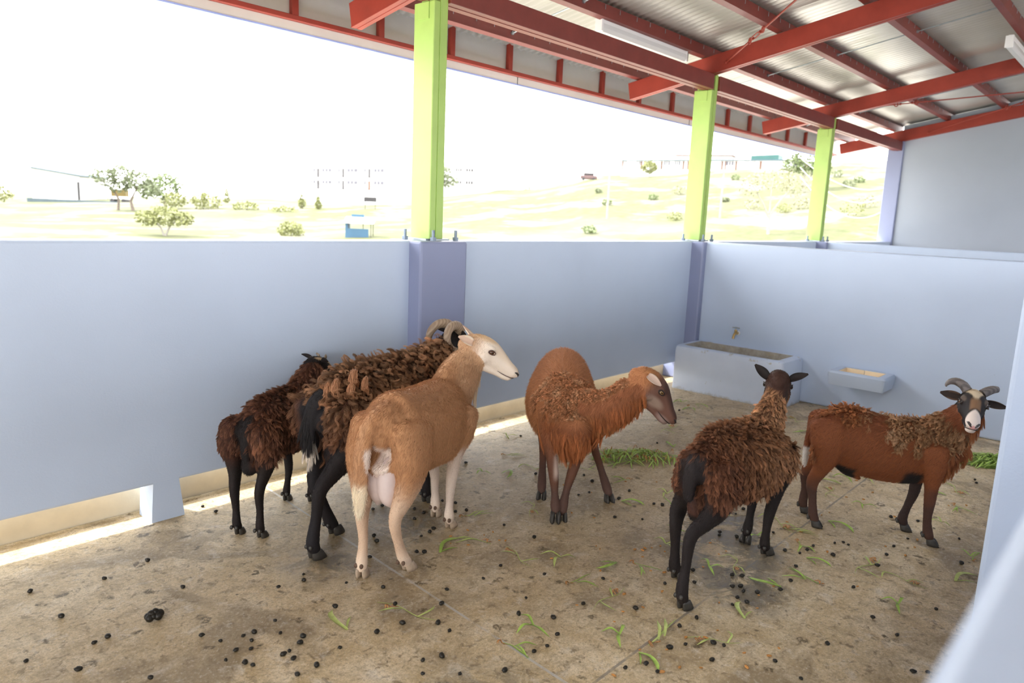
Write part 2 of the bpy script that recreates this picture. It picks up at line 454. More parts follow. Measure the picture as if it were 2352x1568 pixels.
# fluorescent batten lights
def batten(x, y, z, L, label, flip=1):
    r = empty("batten_light", (x, y, z), 0, label, "lamp", "fluorescent lights hung on purlins")
    h = L/2
    MB().prism([(-.03, .0), (-.028, .045), (.028, .045), (.03, 0)], -h+.006, h-.006, axis=0).build("housing", M_WHITEP, r)
    MB().tube([(-h+.02, -.0, -.032), (h-.02, 0, -.032)], .013, 12).build("tube", M_DIFF, r, True)
    for s in (-1, 1):
        MB().box((s*(h-.012)-.012, -.032, -.055), (s*(h-.012)+.012, .032, .045), .004).build("end_cap", M_WHITEP, r)
    MB().prism([(-.032, .0), (-.034, -.03), (-.02, -.056), (.02, -.056), (.034, -.03), (.032, 0), (.029, 0), (.031, -.029), (.018, -.053), (-.018, -.053), (-.031, -.029), (-.029, 0)], -h+.02, h-.02, axis=0).build("diffuser", mk_cover(), r)
    MB().tube([(h, 0, .02), (h+.03, 0, -.035), (h+.05, 0, -.04), (h+.055, 0, .03), (h+.04, .0, .06)], .006, 8).build("cable", M_CABLE, r, True)
    MB().box((-h+.05, -.02, .044), (-h+.11, .02, .06)).build("bracket", M_WHITEP, r)
    MB().box((h-.11, -.02, .044), (h-.05, .02, .06)).build("bracket", M_WHITEP, r)
    return r
_cov = []
def mk_cover():
    if _cov: return _cov[0]
    t = NT("lamp_cover"); t.set((.90, .90, .92), .25, 0, .5)
    t.b.inputs["Transmission Weight"].default_value = .25
    _cov.append(t.m); return t.m
batten(-.80, .155, 2.812, 1.25, "white fluorescent light between the eave beam and the next purlin")
batten(2.55, -1.83, 3.10, 1.25, "white fluorescent light cut by the picture's right edge, high up")

# red turnbuckle tie rods in the roof plane
def tie(a, b, label, name="tie_rod", tb=.42):
    a = Vector(a); b = Vector(b); d = (b-a).normalized(); L = (b-a).length
    r = empty(name, a, 0, label, "tie rod", "red tie rods with turnbuckles")
    s = tb*L; e1 = d*(s-.09); e2 = d*(s+.09)
    MB().tube([(0, 0, 0), e1], .0075, 8).build("rod", M_RED, r, True)
    MB().tube([e2, b-a], .0075, 8).build("rod", M_RED, r, True)
    side = d.cross(Vector((0, 0, 1))).normalized(); up = side.cross(d)
    tbk = MB()
    for q in (-1, 1): tbk.tube([e1+d*.02+side*.006*q, e1+d*.035+side*.016*q, e2-d*.035+side*.016*q, e2-d*.02+side*.006*q], .0055, 6)
    tbk.tube([e1+d*.012, e1+d*.03], .013, 8).tube([e2-d*.03, e2-d*.012], .013, 8)
    tbk.build("turnbuckle", M_RED, r, True)
    for e, s_ in ((e1, -1), (e2, 1)):
        c0 = e+d*(s_*.028)
        ring = [c0+(d*math.cos(t)+up*math.sin(t))*.022 for t in np.linspace(0, 2*math.pi, 15)]
        MB().tube(ring, .006, 6).build("eye_ring", M_RED, r, True)
    MB().ball((0, 0, 0), .016).build("bolt_head", M_RED, r, True)
    return r
tie((.075, -.11, 2.775), (-1.35, -1.66, 3.075), "red tie rod with turnbuckle rising from the corner rafter towards the camera", tb=.28)
tie((3.17, -.22, 2.79), (4.9, -2.05, 3.14), "red tie rod hooked to the rafter beyond the partition", tb=.22)
tie((5.87, -.33, 2.80), (4.4, -2.55, 3.22), "red tie rod fixed low on the end wall rafter", tb=.5)

# ================================================================== pen fittings
def trough():
    r = empty("water_trough", (-.21, -.53, 0), 0, "long painted concrete water trough in the pen corner under the brass tap", "trough")
    m = MB()
    # outer body with inner basin, built from a lofted section
    X0, X1, Y0, Y1 = -.21, .209, -.535, .415
    def ring(x0, x1, y0, y1, z, c):
        pts = []
        for (cx, cy_, a0) in ((x1-c, y1-c, 0), (x0+c, y1-c, 90), (x0+c, y0+c, 180), (x1-c, y0+c, 270)):
            for k in range(5):
                a = math.radians(a0+k*22.5); pts.append((cx+c*math.cos(a), cy_+c*math.sin(a), z))
        return [m.bm.verts.new(p) for p in pts]
    R = [ring(X0-.006, X1, Y0-.008, Y1, .0, .02), ring(X0, X1, Y0, Y1, .34, .025), ring(X0+.01, X1, Y0+.01, Y1, .366, .03), ring(X0+.03, X1-.01, Y0+.03, Y1-.005, .376, .03),
         ring(X0+.075, X1-.035, Y0+.075, Y1-.05, .374, .03), ring(X0+.09, X1-.045, Y0+.09, Y1-.06, .36, .03), ring(X0+.10, X1-.05, Y0+.10, Y1-.07, .12, .03)]
    for i in range(len(R)-1):
        n = len(R[i])
        for k in range(n): m.bm.faces.new((R[i][k], R[i][(k+1) % n], R[i+1][(k+1) % n], R[i+1][k]))
    m.bm.faces.new(R[-1])
    m.build("basin", mk_trough(), r, True)
    MB().box((X0+.102, Y0+.102, .125), (X1-.052, Y1-.072, .20)).build("water", mk_water(), r)
def mk_trough():
    t = NT("trough_paint_worn")
    xs = t.xyz()
    base = t.ramp(t.noise(2.5, 4, .6), [(.3, (.53, .60, .73)), (.7, (.60, .67, .80))])
    inner = t.ramp(t.noise(14, 5, .7), [(.35, (.26, .23, .18)), (.7, (.45, .41, .35))])
    # raw concrete inside: x > -.33 and well inside the rim
    ins = t.math('MULTIPLY', t.math('GREATER_THAN', xs[0], -.335), t.math('MULTIPLY', t.math('LESS_THAN', xs[0], -.03), t.math('MULTIPLY', t.math('GREATER_THAN', xs[1], -.99), t.math('LESS_THAN', xs[1], -.155))))
    wear = t.math('MULTIPLY', t.ramp(t.noise(11, 5, .7), [(.58, 0.0), (.68, .8)]), t.math('GREATER_THAN', xs[2], .345))
    col = t.mix(ins, base, inner)
    col = t.mix(wear, col, (.36, .30, .20))
    low = t.math('MULTIPLY', t.math('MULTIPLY_ADD', t.math('ADD', xs[2], t.math('MULTIPLY', t.noise(14, 5, .75), -.10)), -28.0, -.75, clamp=True), .7)
    spots = t.ramp(t.noise(26, 3, .6), [(.68, 0.0), (.72, .6)])
    col = t.mix(t.math('MULTIPLY', spots, t.math('LESS_THAN', xs[2], .2)), col, (.36, .31, .22))
    col = t.mix(low, col, (.30, .25, .17))
    t.set(col, .5, 0, .35); t.bump(t.noise(30, 4, .6), .25, .005)
    return t.m
def mk_water():
    t = NT("dirty_water"); t.set((.10, .09, .065), .08, 0, .5); return t.m
trough()

def tray():
    r = empty("mineral_feeder", (-.15, -1.56, .245), 0, "small painted wall feeder lined with cream tiles, right of the trough", "feeder")
    m = MB()
    X0, X1, Y0, Y1, H = -.135, .148, -.205, .215, .108
    def ring(a, b, c_, d, z, c):
        pts = []
        for (cx, cy_, a0) in ((b-c, d-c, 0), (a+c, d-c, 90), (a+c, c_+c, 180), (b-c, c_+c, 270)):
            for k in range(5):
                t = math.radians(a0+k*22.5); pts.append((cx+c*math.cos(t), cy_+c*math.sin(t), z))
        return [m.bm.verts.new(p) for p in pts]
    R = [ring(X0+.02, X1, Y0+.016, Y1-.016, .0, .012), ring(X0+.006, X1, Y0+.004, Y1-.004, .07, .02), ring(X0+.006, X1, Y0+.004, Y1-.004, .094, .02), ring(X0+.018, X1-.004, Y0+.014, Y1-.014, H, .02),
         ring(X0+.052, X1-.026, Y0+.06, Y1-.06, H, .006), ring(X0+.054, X1-.027, Y0+.062, Y1-.062, H-.008, .004), ring(X0+.056, X1-.028, Y0+.064, Y1-.064, .03, .004)]
    for i in range(len(R)-1):
        n = len(R[i])
        for k in range(n): m.bm.faces.new((R[i][k], R[i][(k+1) % n], R[i+1][(k+1) % n], R[i+1][k]))
    m.bm.faces.new(R[-1]); m.bm.faces.new(R[0][::-1])
    m.build("body", M_TROUGH, r, True)
    TM = simple("cream_tile", (.90, .73, .50), .25, .06, 12)
    xi0, xi1, yi0, yi1 = X0+.0575, X1-.0295, Y0+.0655, Y1-.0655
    g = .0015; ym = yi1-.135
    for a, b in ((yi0, ym-g), (ym+g, yi1)):
        MB().box((xi1-.006, a, .033), (xi1, b, H-.003), .0008).build("tile", TM, r)
    for a, b in ((xi0, xi0+.05), (xi0+.053, xi1-.008)):
        MB().box((a, yi1-.006, .033), (b, yi1, H-.003), .0008).build("tile", TM, r)
        MB().box((a, yi0, .033), (b, yi0+.006, H-.003), .0008).build("tile", TM, r)
    MB().box((xi0, yi0+.007, .03), (xi1-.007, yi1-.007, .036)).build("tile", TM, r)
tray()

def tap():
    r = empty("brass_tap", (0, -.48, .49), 0, "small brass tap on the partition above the water trough", "tap")
    MB().tube([(.0, 0, 0), (-.008, 0, 0)], .021, 16).build("wall_flange", M_WHITEP, r, True)
    m = MB().tube([(-.006, 0, 0), (-.03, 0, 0)], .010, 12).tube([(-.025, 0, 0), (-.055, 0, .001), (-.075, 0, -.008), (-.086, 0, -.03), (-.088, 0, -.042)], [.013, .012, .011, .0105, .012], 14)
    m.tube([(-.048, 0, 0), (-.048, 0, .02), (-.048, 0, .024), (-.048, 0, .034)], [.012, .012, .014, .010], 12)
    m.build("valve_body", M_BRASS, r, True)
    MB().tube([(-.048, 0, .03), (-.048, 0, .05)], .004, 10).build("stem", M_STEEL, r, True)
    MB().tube([(-.048, -.032, .05), (-.048, -.02, .05), (-.048, 0, .051), (-.048, .02, .05), (-.048, .032, .05)], [.006, .0045, .006, .0045, .006], 10).build("handle", M_STEEL, r, True)
tap()
# ================================================================== sheep
def catmull(A, k=4):
    A = np.asarray(A, float); n = len(A)
    if n < 3: return np.concatenate([A[:1]+(A[1:2]-A[:1])*t/k if False else (A[0]+(A[1]-A[0])*t/k)[None] for t in range(k)]+[A[-1:]])
    out = []
    for i in range(n-1):
        p0 = A[i-1] if i > 0 else 2*A[0]-A[1]; p1 = A[i]; p2 = A[i+1]; p3 = A[i+2] if i+2 < n else 2*A[-1]-A[-2]
        for j in range(k):
            t = j/k
            out.append(.5*((2*p1)+(-p0+p2)*t+(2*p0-5*p1+4*p2-p3)*t*t+(-p0+3*p1-3*p2+p3)*t**3))
    out.append(A[-1]); return np.array(out)

class Tube:
    """closed loft through nodes (x, y, z, half side, half up)"""
    def __init__(s, name, nodes, hint, k=4):
        s.name = name
        D = catmull(nodes, k); s.c = D[:, :3]; s.a = np.maximum(D[:, 3], .004); s.b = np.maximum(D[:, 4], .004)
        s.hint = np.array(hint, float)
    def mesh(s, bm, n=20):
        c = s.c; m = len(c); rings = []
        T = np.gradient(c, axis=0); T /= np.linalg.norm(T, axis=1)[:, None]+1e-9
        S = np.cross(s.hint, T); S /= np.linalg.norm(S, axis=1)[:, None]+1e-9
        U = np.cross(T, S)
        s.S, s.U, s.T = S, U, T
        cosv = np.cos(np.arange(n)*2*np.pi/n); sinv = np.sin(np.arange(n)*2*np.pi/n)
        def ring(i, f, off):
            P = c[i]+T[i]*off+(S[i][None]*cosv[:, None]*s.a[i]+U[i][None]*sinv[:, None]*s.b[i])*f
            rings.append([bm.verts.new(p) for p in P])
        r0 = min(s.a[0], s.b[0]); r1 = min(s.a[-1], s.b[-1])
        for f in (.3, .65, .88): ring(0, f, -r0*.8*math.sqrt(max(0, 1-f*f)))
        for i in range(m): ring(i, 1.0, 0)
        for f in (.88, .65, .3): ring(m-1, f, r1*.8*math.sqrt(max(0, 1-f*f)))
        for i in range(len(rings)-1):
            A, B = rings[i], rings[i+1]
            for k in range(n): bm.faces.new((A[k], A[(k+1) % n], B[(k+1) % n], B[k]))
        bm.faces.new(rings[0][::-1]); bm.faces.new(rings[-1])
    def near(s, P):
        """normalised distance to the loft, and parameter 0..1 along it"""
        best = np.full(len(P), 1e9); par = np.zeros(len(P))
        for i in range(0, len(s.c)):
            d = np.linalg.norm(P-s.c[i], axis=1)/(.5*(s.a[i]+s.b[i]))
            w = d < best; best[w] = d[w]; par[w] = i/(len(s.c)-1)
        return best, par

def head_matrix(pos, az, pitch, roll, sc):
    """local sheep frame -> columns forward, left, up of the head"""
    az, pitch, roll = (math.radians(v) for v in (az, pitch, roll))
    f = np.array([math.cos(az)*math.cos(pitch), math.sin(az)*math.cos(pitch), math.sin(pitch)])
    l = np.array([-math.sin(az), math.cos(az), 0.]); u = np.cross(f, l)
    l2 = math.cos(roll)*l+math.sin(roll)*u; u2 = -math.sin(roll)*l+math.cos(roll)*u
    R = np.stack([f, l2, u2], 1)*sc
    return R, np.array(pos, float)

SKULL = [(-.045, 0, -.03, .032, .035), (-.015, 0, -.016, .048, .055), (.03, 0, -.010, .055, .066), (.075, 0, -.014, .0545, .066), (.115, 0, -.025, .043, .058),
         (.155, 0, -.037, .034, .047), (.19, 0, -.047, .0305, .0375), (.215, 0, -.052, .0295, .032), (.232, 0, -.056, .0275, .027), (.241, 0, -.059, .022, .019)]
JAW = [(-.005, 0, -.058, .034, .026), (.05, 0, -.075, .035, .030), (.10, 0, -.083, .028, .023), (.15, 0, -.0865, .0215, .017), (.19, 0, -.091, .023, .0155), (.215, 0, -.090, .020, .012), (.224, 0, -.088, .013, .008)]
def sub(R, o, p): return R @ np.asarray(p, float)+o

def ear_mesh(L=.105, W=.05, cup=.014, thick=.0035, curl=0.0, droop=0.0):
    """ear along +x, opening towards +z, width along y"""
    bm = bmesh.new(); nu, nv = 12, 8
    def pt(i, j, side):
        t = i/nu; q = (j/nv)*2-1
        w = .5*W*(max(0.0, math.sin(math.pi*(t*.84+.13)**.85))**.75 if t < .97 else .22)
        w = max(w, .0012)
        x = L*t; y = q*w; z = cup*(q*q)*(w/(.5*W))*(1-.35*t) - droop*t*t - curl*t*t*t
        tk = thick*(1-.75*t)*(1-.8*abs(q)**3)
        return (x, y, z - (tk if side else 0))
    G = [[[bm.verts.new(pt(i, j, s)) for j in range(nv+1)] for i in range(nu+1)] for s in (0, 1)]
    for s in (0, 1):
        for i in range(nu):
            for j in range(nv):
                f = (G[s][i][j], G[s][i+1][j], G[s][i+1][j+1], G[s][i][j+1])
                bm.faces.new(f if s == 0 else f[::-1])
    for i in range(nu):
        bm.faces.new((G[0][i][0], G[1][i][0], G[1][i+1][0], G[0][i+1][0])); bm.faces.new((G[0][i+1][nv], G[1][i+1][nv], G[1][i][nv], G[0][i][nv]))
    for j in range(nv):
        bm.faces.new((G[0][0][j+1], G[1][0][j+1], G[1][0][j], G[0][0][j])); bm.faces.new((G[0][nu][j], G[1][nu][j], G[1][nu][j+1], G[0][nu][j+1]))
    bmesh.ops.remove_doubles(bm, verts=bm.verts[:], dist=1e-5)
    bmesh.ops.recalc_face_normals(bm, faces=bm.faces[:])
    me = bpy.data.meshes.new("ear"); bm.to_mesh(me); bm.free(); return me

def hoof_mesh():
    """cloven hoof, toe along +x, sole at z=0"""
    bm = bmesh.new()
    for s in (-1, 1):
        secs = [(0.0, 1.0), (.012, .97), (.026, .86), (.036, .72)]
        rings = []
        for z, f in secs:
            r = []
            for k in range(12):
                a = 2*math.pi*k/12
                x = .031*math.cos(a); y = .0125*math.sin(a)
                if x > 0: y *= (1-.45*(x/.031)**2)
                x = x*f+.006-(z*.45); y = y*f+s*.0140*(1-.1*(1-f))
                y += -s*.004*max(0, x/.031)*-.4
                r.append(bm.verts.new((x, y, z)))
            rings.append(r)
        for i in range(len(rings)-1):
            for k in range(12): bm.faces.new((rings[i][k], rings[i][(k+1) % 12], rings[i+1][(k+1) % 12], rings[i+1][k]))
        bm.faces.new(rings[0][::-1]); bm.faces.new(rings[-1])
    bmesh.ops.recalc_face_normals(bm, faces=bm.faces[:])
    me = bpy.data.meshes.new("hoof"); bm.to_mesh(me); bm.free(); return me

# materials that read the coat colour stored on the animal
def coat_mat(name, rough=.75, attr="coat_colour", sheen=.0, spec=.2):
    t = NT(name)
    a = t.n.new("ShaderNodeAttribute"); a.attribute_name = attr
    t.l.new(a.outputs["Color"], t.b.inputs["Base Color"])
    t.set(None, rough, 0, spec)
    if name == 'animal_coat': t.bump(t.noise(260, 3, .6), .35, .003)
    return t.m
M_SKIN = coat_mat("animal_coat", .7)
M_HAIR = coat_mat("animal_hair", .55, spec=.25)
M_HORN = {}
def horn_mat(name, c0, c1):
    t = NT(name); w = t.n.new("ShaderNodeTexWave"); w.inputs["Scale"].default_value = 22; w.inputs["Distortion"].default_value = 3
    t.l.new(t.obj(), w.inputs["Vector"])
    t.set(t.ramp(w.outputs["Fac"], [(.2, c0), (.8, c1)]), .45, 0, .4)
    t.bump(w.outputs["Fac"], .2, .003); return t.m
M_HOOFD = simple("dark_hoof", (.045, .04, .034), .45, .25, 60, objspace=True)
M_HOOFL = simple("pale_hoof", (.42, .32, .23), .5, .2, 60, objspace=True)
def eye_mat(name, iris):
    t = NT(name); xs = t.xyz(t.obj())
    # eye ball: pupil is a horizontal slot on the +y pole
    rr = t.math('SQRT', t.math('ADD', t.math('POWER', xs[0], 2.0), t.math('POWER', xs[2], 2.0)))
    slot = t.math('SQRT', t.math('ADD', t.math('POWER', t.math('MULTIPLY', xs[0], .55), 2.0), t.math('POWER', t.math('MULTIPLY', xs[2], 1.25), 2.0)))
    c = t.mix(t.math('LESS_THAN', rr, .0092), (.05, .035, .03), iris)
    c = t.mix(t.math('LESS_THAN', slot, .0032), c, (.006, .006, .008))
    t.set(c, .06, 0, .6); return t.m
M_EYEB = eye_mat("brown_eye", (.13, .055, .02)); M_EYEG = eye_mat("amber_eye", (.36, .21, .07))
M_RIM = simple("eyelid_skin", (.035, .025, .022), .5, .1, 50)
M_UDDER = simple("udder_skin", (.68, .56, .53), .6, .07, 14, bump=.15, bscale=70, objspace=True)
M_NOSED = simple("dark_nose_skin", (.035, .028, .028), .35, .2, 80, objspace=True)
M_NOSEP = simple("pink_nose_skin", (.62, .32, .29), .4, .15, 60, objspace=True)

def set_col(me, cols, name="coat_colour"):
    a = me.attributes.new(name, 'FLOAT_COLOR', 'POINT')
    a.data.foreach_set("color", np.concatenate([cols, np.ones((len(cols), 1))], 1).astype(np.float32).ravel())

def vnoise(P, s, seed=0):
    """cheap smooth value noise -1..1 on points"""
    out = np.zeros(len(P)); r = np.random.default_rng(seed)
    for k in range(7):
        d = r.normal(size=3)*s*(1+.35*k); ph = r.uniform(0, 6.28); out += np.sin(P@d+ph)/(1+.22*k)
    return np.clip(out/3.0, -1, 1)

def hair_object(name, parent, root, d0, grav, length, rad, cols, npt=5, clump=None, curl=None, tip=(.85, 1.1)):
    """strands as one hair-curves object. d0 start direction, grav end pull, clump: (centre idx per strand, strength, lock tip offset)"""
    n = len(root); t = np.linspace(0, 1, npt)[None, :, None]
    L = length[:, None, None]
    P = root[:, None, :]+d0[:, None, :]*L*t+grav[:, None, :]*L*(t**2)
    if curl is not None:
        e1, e2, amp, ph, turns = curl
        ang = ph[:, None]+turns[:, None]*2*np.pi*t[:, :, 0]
        A = (amp[:, None]*t[:, :, 0])
        P = P+e1[:, None, :]*(np.cos(ang)*A)[:, :, None]+e2[:, None, :]*(np.sin(ang)*A)[:, :, None]
    if clump is not None:
        ci, st = clump
        P = P+(P[ci]-P)*(st[:, None, None]*(t**.8))
    hc = bpy.data.hair_curves.new(name)
    hc.add_curves([npt]*n)
    hc.attributes["position"].data.foreach_set("vector", P.astype(np.float32).ravel()) if "position" in hc.attributes else hc.points.foreach_set("position", P.astype(np.float32).ravel())
    ra = hc.attributes.get("radius") or hc.attributes.new("radius", 'FLOAT', 'POINT')
    rr = rad[:, None]*(1-.8*np.linspace(0, 1, npt)[None, :]**1.6)
    ra.data.foreach_set("value", rr.astype(np.float32).ravel())
    ca = hc.attributes.new("coat_colour", 'FLOAT_COLOR', 'POINT')
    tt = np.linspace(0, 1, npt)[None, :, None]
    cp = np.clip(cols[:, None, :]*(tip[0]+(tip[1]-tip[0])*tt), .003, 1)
    ca.data.foreach_set("color", np.concatenate([cp, np.ones((n, npt, 1))], 2).astype(np.float32).ravel())
    o = bpy.data.objects.new(name, hc); COL.objects.link(o); o.parent = parent
    hc.materials.append(M_HAIR)
    return o

def sample_surface(me, weight, n, seed):
    """random points on the mesh by area times vertex weight: position, normal, interpolation"""
    me.calc_loop_triangles()
    nt = len(me.loop_triangles); tri = np.empty(nt*3, np.int32); me.loop_triangles.foreach_get("vertices", tri); tri = tri.reshape(-1, 3)
    nv = len(me.vertices); V = np.empty(nv*3, np.float32); me.vertices.foreach_get("co", V); V = V.reshape(-1, 3).astype(float)
    N = np.empty(nv*3, np.float32); me.vertices.foreach_get("normal", N); N = N.reshape(-1, 3).astype(float)
    A = np.linalg.norm(np.cross(V[tri[:, 1]]-V[tri[:, 0]], V[tri[:, 2]]-V[tri[:, 0]]), axis=1)*weight[tri].mean(1)
    r = np.random.default_rng(seed); cum = np.cumsum(A); cum /= cum[-1]
    ti = np.searchsorted(cum, r.random(n)); ti = np.minimum(ti, nt-1)
    u, v = r.random(n), r.random(n); f = u+v > 1; u[f] = 1-u[f]; v[f] = 1-v[f]
    B = np.stack([1-u-v, u, v], 1); T = tri[ti]
    def itp(X): return (X[T]*B[..., None]).sum(1) if X.ndim > 1 else (X[T]*B).sum(1)
    nn = itp(N); nn /= np.linalg.norm(nn, axis=1)[:, None]+1e-9
    return itp(V), nn, itp

def nearest_idx(P, Q):
    out = np.empty(len(P), np.int64)
    q2 = (Q*Q).sum(1)
    for a in range(0, len(P), 2000):
        d = q2[None]-2*P[a:a+2000]@Q.T; out[a:a+2000] = d.argmin(1)
    return out

def strands(name, parent, me, weight, n, length, cols, rad=.0007, flow=(-.7, 0, -.7), lift=.5, gravity=.5, rnd=.25, clumps=0, cstr=.0, curl=0.0, turns=1.0, seed=1, npt=5, colvar=.12, clumpvar=.12, flowf=None, tip=(.85, 1.1)):
    root, nrm, itp = sample_surface(me, weight, n, seed)
    r = np.random.default_rng(seed+5)
    Lg = itp(length)*r.uniform(.75, 1.15, n); C = itp(cols)
    fl = np.tile(np.array(flow, float), (n, 1)) if flowf is None else flowf(root, nrm)
    fl = fl-nrm*(fl*nrm).sum(1)[:, None]; fl /= np.linalg.norm(fl, axis=1)[:, None]+1e-6
    d0 = nrm*lift+fl*(1-lift)+r.normal(size=(n, 3))*rnd
    clump = None; cu = None
    C = C*(1+r.normal(size=(n, 1))*colvar)
    if clumps:
        cidx = r.choice(n, min(clumps, n), replace=False)
        near = nearest_idx(root, root[cidx]); ci = cidx[near]
        dc = (nrm*lift+fl*(1-lift))[ci]+(r.normal(size=(n, 3))*rnd*1.2)[ci]
        d0 = d0*.35+dc*.65
        Lg = Lg*(.6+.55*r.random(n)[ci])
        C = C*(1+(r.normal(size=(n, 1))*clumpvar)[ci])
        clump = (ci, np.full(n, cstr)*r.uniform(.75, 1.1, n))
        if curl > 0:
            e1 = np.cross(nrm, fl)[ci]; e2 = nrm[ci]
            cu = (e1, e2, Lg*curl, (r.random(n)*6.28)[ci], np.full(n, turns)*(.6+.8*r.random(n)[ci]))
    d0 /= np.linalg.norm(d0, axis=1)[:, None]+1e-6
    g = np.tile(np.array([0, 0, -gravity]), (n, 1))-nrm*np.minimum(0, (np.array([0, 0, -gravity])*nrm).sum(1))[:, None]
    C = np.clip(C, .004, 1)
    return hair_object(name, parent, root, d0, g, Lg, np.full(n, rad)*r.uniform(.7, 1.3, n), C, npt, clump, cu, tip)

def wool_lock(parent, pts, rad, col, seed, n=260):
    """one hanging matted lock: strands bundled along a path"""
    r = np.random.default_rng(seed); P = catmull(np.array([[*p, q, q] for p, q in zip(pts, rad)]), 3)
    ctr, rr = P[:, :3], P[:, 3]; m = len(ctr)
    u = r.normal(size=(n, 3)); u /= np.linalg.norm(u, axis=1)[:, None]; q = r.random(n)**.5
    t0 = r.uniform(0, .5, n)**1.3; npt = 8
    tt = t0[:, None]+(np.minimum(1, t0+r.uniform(.45, .9, n))-t0)[:, None]*np.linspace(0, 1, npt)[None]
    idx = tt*(m-1); i0 = np.minimum(idx.astype(int), m-2); f = idx-i0
    C = ctr[i0]*(1-f[..., None])+ctr[i0+1]*f[..., None]; R = rr[i0]*(1-f)+rr[i0+1]*f
    wob = np.sin(tt*r.uniform(14, 26, n)[:, None]+r.uniform(0, 6.28, n)[:, None])*.25
    Q = C+u[:, None, :]*(R*(q[:, None]+wob))[..., None]
    hc = bpy.data.hair_curves.new("wool_lock"); hc.add_curves([npt]*n)
    hc.attributes["position"].data.foreach_set("vector", Q.astype(np.float32).ravel())
    ra = hc.attributes.get("radius") or hc.attributes.new("radius", 'FLOAT', 'POINT')
    ra.data.foreach_set("value", np.tile(.0013*(1-.75*np.linspace(0, 1, npt)**2), (n, 1)).astype(np.float32).ravel())
    ca = hc.attributes.new("coat_colour", 'FLOAT_COLOR', 'POINT')
    cc = np.array(col)[None, None]*(1+r.normal(size=(n, 1, 1))*.14)*np.linspace(.85, 1.1, npt)[None, :, None]
    ca.data.foreach_set("color", np.concatenate([np.clip(cc, .003, 1), np.ones((n, npt, 1))], 2).astype(np.float32).ravel())
    o = bpy.data.objects.new("wool_lock", hc); COL.objects.link(o); o.parent = parent; hc.materials.append(M_HAIR); return o

